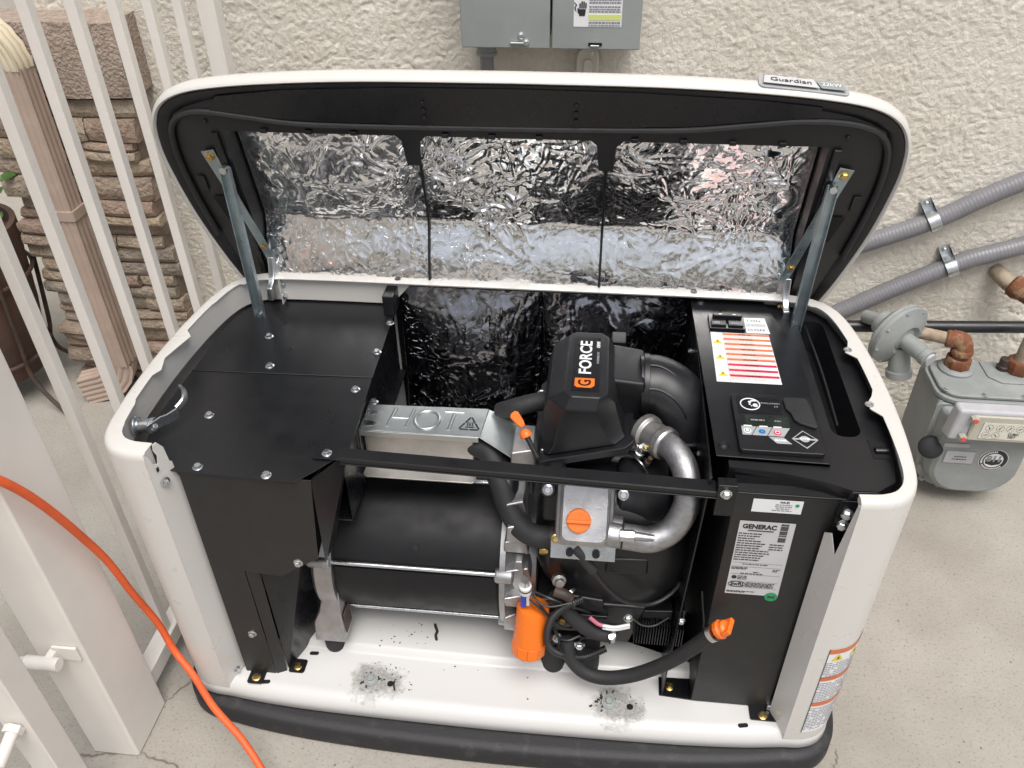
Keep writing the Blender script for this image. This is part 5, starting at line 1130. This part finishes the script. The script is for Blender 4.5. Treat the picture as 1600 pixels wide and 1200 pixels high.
# --- air cleaner box
def R4(x0, x1, y0, y1, zz, ch, tilt=0.): 
    pts = [(x0+ch, y0), (x1-ch, y0), (x1, y0+ch), (x1, y1-ch), (x1-ch, y1), (x0+ch, y1), (x0, y1-ch), (x0, y0+ch)]
    return [Vector((x, y, zz+tilt*(x-.14))) for x, y in pts]
ab = MB().loft([R4(.060, .208, .192, .415, .600, .016, .28), R4(.062, .203, .192, .410, .614, .024, .22), R4(.066, .192, .190, .405, .660, .030, 0), R4(.074, .186, .178, .398, .695, .030), R4(.102, .172, .188, .380, .717, .012)]).build('air_cleaner_lid', 'plastic', gen, bevel=.0025, seg=3, smooth=30)
MB().loft([R4(.048, .222, .182, .425, .582, .014, .30), R4(.048, .222, .182, .425, .598, .014, .30)]).build('air_cleaner_flange', 'plastic', gen, bevel=.002)
MB().loft([R4(.094, .176, .232, .40, .49, .012, .0), R4(.062, .208, .205, .415, .581, .014, .30)]).build('air_cleaner_base', 'plastic', gen, bevel=.002)
MB().hexa([(.196, .275, .600), (.238, .275, .605), (.238, .385, .605), (.196, .385, .600), (.176, .262, .700), (.238, .268, .690), (.238, .375, .690), (.176, .375, .700)]).build('air_duct_neck', 'plastic', gen, bevel=.006, seg=3)
eg = crv([(.232, .322, .648), (.262, .322, .648), (.292, .312, .634), (.312, .300, .606), (.316, .290, .572)], 7)
MB().tube(eg, [.058]*len(eg), 24, ell=.92).build('intake_elbow', 'plastic', gen)
for k in (2, 5): MB().tube([p+(Vector((0, -.05, .028))) for p in eg[3:22]] if k == 2 else [p+Vector((0, -.015, .053)) for p in eg[2:16]], .0022, 6).build('elbow_rib', 'plastic', gen)
MB().lathe((.236, .322, .648), X, [(.058, 0), (.058, .010)], 26).build('elbow_collar', 'plastic', gen, bevel=.001)
MB().lathe((.316, .289, .580), (.05, -.2, -1), [(.058, 0), (.060, .004), (.058, .010)], 26).build('elbow_lip', 'plastic', gen, bevel=.001)
MB().box(.178, .205, .395, .43, .60, .69).build('latch_tower', 'plastic', gen, bevel=.003)
gl = MB().flat((0, 0, .7176), X, Y, [(.112, .204), (.158, .204), (.158, .362), (.112, .362)]).build('brand_label', 'plastic', gen, smooth=0)
gl.data.materials.clear(); gl.data.materials.append(K['blackgloss'])
GZ = .7181
text('FORCE', .029, (.134, .300, GZ), Y, -X, 'whiteprint', gl, .0002, sx=1.12, bold=.0006)
MB().plate((.134, .226, GZ-.0001), X, Y, [(-.017, .012), (.016, .012), (.016, -.008), (.010, -.014), (-.012, -.014), (-.017, -.010)], .0003).build('orange_badge', 'orange', gl, smooth=0)
text('G', .030, (.1345, .225, GZ+.0004), Y, -X, 'blackgloss', gl, .0002, bold=.0006, sx=.85)
text('POWERED BY', .0058, (.1545, .300, GZ), Y, -X, 'silverprint', gl, .0002); text('OHVI', .008, (.1545, .340, GZ), Y, -X, 'whiteprint', gl, .0002, bold=.0003)
MB().tube(crv([(.060, .315, .588), (.048, .316, .60), (.050, .318, .622), (.062, .32, .622), (.062, .322, .605)], 5), .0022, 7).build('spring_clip', 'zinc', gen)
MB().tube(crv([(.052, .30, .59), (.045, .302, .60), (.050, .304, .608)], 5), .0018, 7).build('spring_clip', 'zinc', gen)

# --- dipstick
ds = MB().tube([(.060, .175, .590), (.038, .196, .622)], [.004, .005], 10).build('dipstick_tube', 'wire', gen)
MB().lathe((.040, .194, .619), (-.56, .53, .8), [(.010, 0), (.011, .004), (.009, .010), (.004, .014)], 14).build('dipstick_collar', 'orange', ds)
MB().plate((.031, .203, .633), Vector((.62, -.7, -.35)).normalized(), Vector((.66, .75, 0)).normalized(), [(-.030, -.005), (-.026, -.010), (-.006, -.007), (.002, -.004), (.002, .004), (-.006, .007), (-.026, .009), (-.031, .004)], .006).build('dipstick_handle', 'orange', ds, bevel=.0015)

# --- engine shroud and lower block
sh = MB().lathe((.202, .46, .400), -Y, [(.10, 0), (.146, .03), (.149, .26), (.146, .305), (.135, .330), (.115, .346), (.08, .354), (.0001, .356)], 56).build('blower_housing', 'shroud', gen, smooth=60)
MB().hexa([(.195, .118, .50), (.300, .118, .50), (.300, .22, .50), (.195, .22, .50), (.20, .135, .572), (.292, .135, .572), (.292, .22, .572), (.20, .22, .572)]).build('shroud_block', 'shroud', gen, bevel=.012, seg=4)
MB().hexa([(.070, .118, .49), (.11, .118, .49), (.11, .22, .49), (.070, .22, .49), (.074, .135, .575), (.11, .135, .575), (.11, .22, .575), (.074, .22, .575)]).build('shroud_ear', 'shroud', gen, bevel=.012, seg=4)
MB().hexa([(.186, .096, .395), (.262, .100, .395), (.262, .13, .395), (.186, .13, .395), (.190, .100, .432), (.262, .104, .432), (.262, .13, .432), (.19, .13, .432)]).build('shroud_pad', 'shroud', gen, bevel=.006, seg=3)
MB().hexa([(.10, .094, .300), (.19, .092, .292), (.19, .12, .292), (.10, .12, .300), (.10, .100, .330), (.19, .098, .320), (.19, .12, .320), (.10, .12, .330)]).build('shroud_step', 'shroud', gen, bevel=.004)
blk = MB().hexa([(.075, .125, .165), (.245, .125, .165), (.245, .42, .165), (.075, .42, .165), (.065, .105, .30), (.27, .105, .30), (.27, .42, .30), (.065, .42, .30)]).build('crankcase', 'shroud', gen, bevel=.006)
MB().box(.083, .225, .112, .124, .205, .23).build('crankcase_rib', 'shroud', blk, bevel=.002); MB().box(.09, .20, .10, .124, .262, .272).build('crankcase_rib', 'shroud', blk, bevel=.002)
MB().hexa([(.09, .098, .175), (.19, .098, .175), (.19, .15, .175), (.09, .15, .175), (.09, .105, .197), (.19, .105, .197), (.19, .15, .197), (.09, .15, .197)]).build('mount_bracket', 'shroud', gen, bevel=.003)
for x, y in ((.100, .112), (.166, .108)): MB().lathe((x, y, .1), Z, [(.0235, 0), (.0245, .006), (.0245, .064), (.021, .070)], 22).build('rubber_mount', 'rubber', gen)
bolt((.150, .096, .188), -Y, gen, scale=1.3); bolt((.108, .094, .205), (0, -1, .4), gen, scale=1.2)
bb = MB()
for k in range(19): bb.box(.250+.0049*k, .2516+.0049*k, .092, .16, .212, .262)
bb.box(.248, .345, .135, .165, .208, .264); o = bb.build('cooling_fins', 'blackgloss', gen, smooth=0); o['kind'] = 'stuff'
MB().hexa([(.262, .11, .285), (.318, .11, .29), (.318, .15, .29), (.262, .15, .285), (.262, .11, .266), (.318, .11, .266), (.318, .15, .266), (.262, .15, .266)]).build('cooler_bracket', 'shroud', gen, bevel=.002)
bolt((.333, .10, .28), -Y, gen, scale=1.); bolt((.236, .094, .282), (0, -1, .2), gen, scale=1.1)
# --- oil filter and pressure switch
FA = Vector((.053, .062, .195)); FB = Vector((.062, .088, .308)); fa = (FB-FA).normalized(); fl_ = (FB-FA).length
of = MB().lathe(FA, fa, [(.0001, .0), (.020, 0), (.027, .003), (.0305, .009), (.031, .014)]+[(.0305, .030), (.0305, fl_-.010), (.029, fl_-.004), (.022, fl_-.001), (.0001, fl_)], 40).build('oil_filter', 'filter', gen, smooth=40)
bb = MB()
for k in range(10):
    a = rad(36*k); u_, v_, n_ = basis(fa); c = FA+fa*.020+(u_*math.cos(a)+v_*math.sin(a))*.0302; bb.obox(c, (-u_*math.sin(a)+v_*math.cos(a)), fa, (u_*math.cos(a)+v_*math.sin(a)), .0094, .012, .0012)
bb.build('wrench_flats', 'filter', of, bevel=.0008)
ps = MB().lathe((.048, .076, 0.355), (0, -.1, 1), [(.010, 0), (.0115, .002), (.0115, .020), (.008, .024), (.008, .034)], 16).build('pressure_switch', 'ties', gen, bevel=.0006)
MB().lathe((.048, .0752, 0.366), (0, -.1, 1), [(.0119, 0), (.0119, .004)], 16).build('switch_band', 'wire', ps); MB().lathe((.048, .073, 0.380), (0, -.1, 1), [(.0085, 0), (.0085, .012)], 6).build('switch_hex', 'zinc', ps)
MB().box(.040, .049, .068, .082, 0.322, 0.354).build('blue_plug', 'bluepaint', ps, bevel=.001); MB().box(.050, .056, .068, .08, 0.326, 0.354).build('sleeve', 'lb', ps, bevel=.001)
# --- hoses and wires
def hose(pts, r, mt='rubber', nm='hose', n=14): return MB().tube(crv(pts, 8), r, n).build(nm, mt, gen)
dr = hose([(.125, .075, .230), (.135, .062, .190), (.165, .052, .163), (.205, .046, .162), (.255, .042, .186), (.31, .036, .240), (.35, .028, .305), (.376, .022, .358)], .0132, nm='drain_hose')
pd = Vector((.62, -.2, .75)).normalized()
MB().lathe((.371, .024, .350), pd, [(.0165, 0), (.0165, .010)], 18).build('hose_clamp', 'zinc', dr)
pg = MB().lathe((.378, .021, .361), pd, [(.010, 0), (.016, .004), (.017, .012), (.014, .016), (.014, .022), (.010, .026)], 10).build('drain_plug', 'orange', gen, bevel=.0012)
u_, v_, n_ = basis(pd); MB().obox(Vector((.378, .021, .361))+pd*.026, u_, v_, n_, .016, .0045, .008).build('plug_wing', 'orange', pg, bevel=.0015)
h2 = hose([(.098, .085, .345), (.120, .078, .315), (.145, .073, .285), (.175, .072, .262), (.212, .076, .250)], .0135, nm='coolant_hose')
MB().lathe((.205, .075, .252), (1, .08, -.15), [(.0155, 0), (.0155, .007)], 16).build('hose_clamp', 'zinc', h2); MB().lathe((.206, .062, .262), (0, -.5, 1), [(.005, 0), (.005, .012)], 8).build('clamp_screw', 'zinc', h2)
ribbed([(.150, .075, .350), (.125, .062, .345), (.100, .056, .318), (.090, .052, .275), (.095, .052, .235), (.118, .058, .205), (.16, .066, .192), (.20, .08, .205)], .0068, .004, .0009).build('wire_loom', 'wire', gen, smooth=30)
hose([(.142, .070, .482), (.150, .066, .462), (.166, .064, .440)], .009, nm='spark_plug_boot'); hose([(.132, .072, .488), (.142, .068, .478), (.150, .066, .466)], .011, nm='plug_cap')
hose([(.164, .064, .442), (.195, .066, .392), (.230, .075, .352), (.275, .092, .330), (.315, .115, .345), (.338, .14, .39), (.342, .16, .45)], .0042, 'wire', 'ignition_lead', 8)
hose([(.165, .075, .300), (.18, .07, .290), (.195, .068, .286)], .0038, 'pink', 'wire_sleeve', 8)
for d_ in (0, .006): hose([(.190, .068, .288-d_), (.212, .066, .289-d_), (.238, .068, .297-d_)], .0032, 'ties', 'cable_tie', 6)
hose([(.055, .07, .345), (.085, .060, .320), (.10, .058, .30)], .002, 'wire', 'sensor_wire', 6); hose([(.06, .07, .35), (.09, .056, .345), (.13, .062, .352)], .002, 'wire', 'sensor_wire', 6)
hose([(.10, .075, .365), (.118, .072, .362), (.128, .072, .352)], .010, 'iron', 'sensor_body', 10)
hose([(.36, .028, .32), (.362, .05, .345), (.358, .06, .37), (.352, .062, .41)], .0016, 'wire', 'hanging_wire', 6)
bb = MB().lathe((.115, .11, .25), (0, -1, .2), [(.008, 0), (.008, .012), (.006, .016)], 8); bb.build('brass_plug', 'gold', gen, bevel=.0006)

# --- more harness: looms, ties and clips round the filter and along the side wall
for k, (pts, r) in enumerate((([(.060, .078, .345), (.078, .066, .330), (.098, .062, .300), (.120, .066, .275), (.140, .080, .262)], .0022), ([(.066, .080, .352), (.095, .068, .352), (.125, .070, .335), (.150, .076, .318), (.165, .085, .300)], .0026), ([(.105, .07, .262), (.112, .062, .240), (.108, .060, .222), (.098, .066, .210)], .0022), ([(.150, .078, .240), (.128, .068, .236), (.110, .066, .246), (.100, .07, .268)], .0024), ([(.18, .075, .275), (.165, .068, .255), (.150, .070, .236), (.158, .08, .215)], .0018), ([(.245, .09, .285), (.262, .086, .275), (.285, .09, .272), (.31, .10, .285)], .002))): hose(pts, r, 'wire', 'harness_wire', 6)
for p, d_ in (((.112, .064, .208), (1, .3, -.5)), ((.092, .053, .26), (0, 0, 1)), ((.135, .066, .345), (1, 0, .1))): MB().lathe(p, d_, [(.0085, 0), (.0085, .004)], 12).build('cable_clip', 'wire', gen)
for yy, zz in ((.20, .60), (.28, .56), (.35, .50), (.15, .48), (.24, .40), (.40, .60), (.48, .62)): bolt((.330+.01*(zz-.1), yy, zz), (-1, 0, 0), gen, 'zinc', 's', 'screw', 1.1)
MB().lathe((.105, .100, .372), (.2, -.9, .3), [(.011, 0), (.013, .003), (.013, .012), (.008, .014), (.008, .022)], 12).build('oil_port', 'dullalum', gen, bevel=.0008)
MB().lathe((.125, .093, .345), (.6, -.5, -.4), [(.0125, 0), (.0125, .006)], 14).build('hose_clamp', 'zinc', gen)
MB().lathe((.088, .119, .4555), X, [(.0218, 0), (.0218, .009)], 20).build('hose_clamp', 'iron', gen)
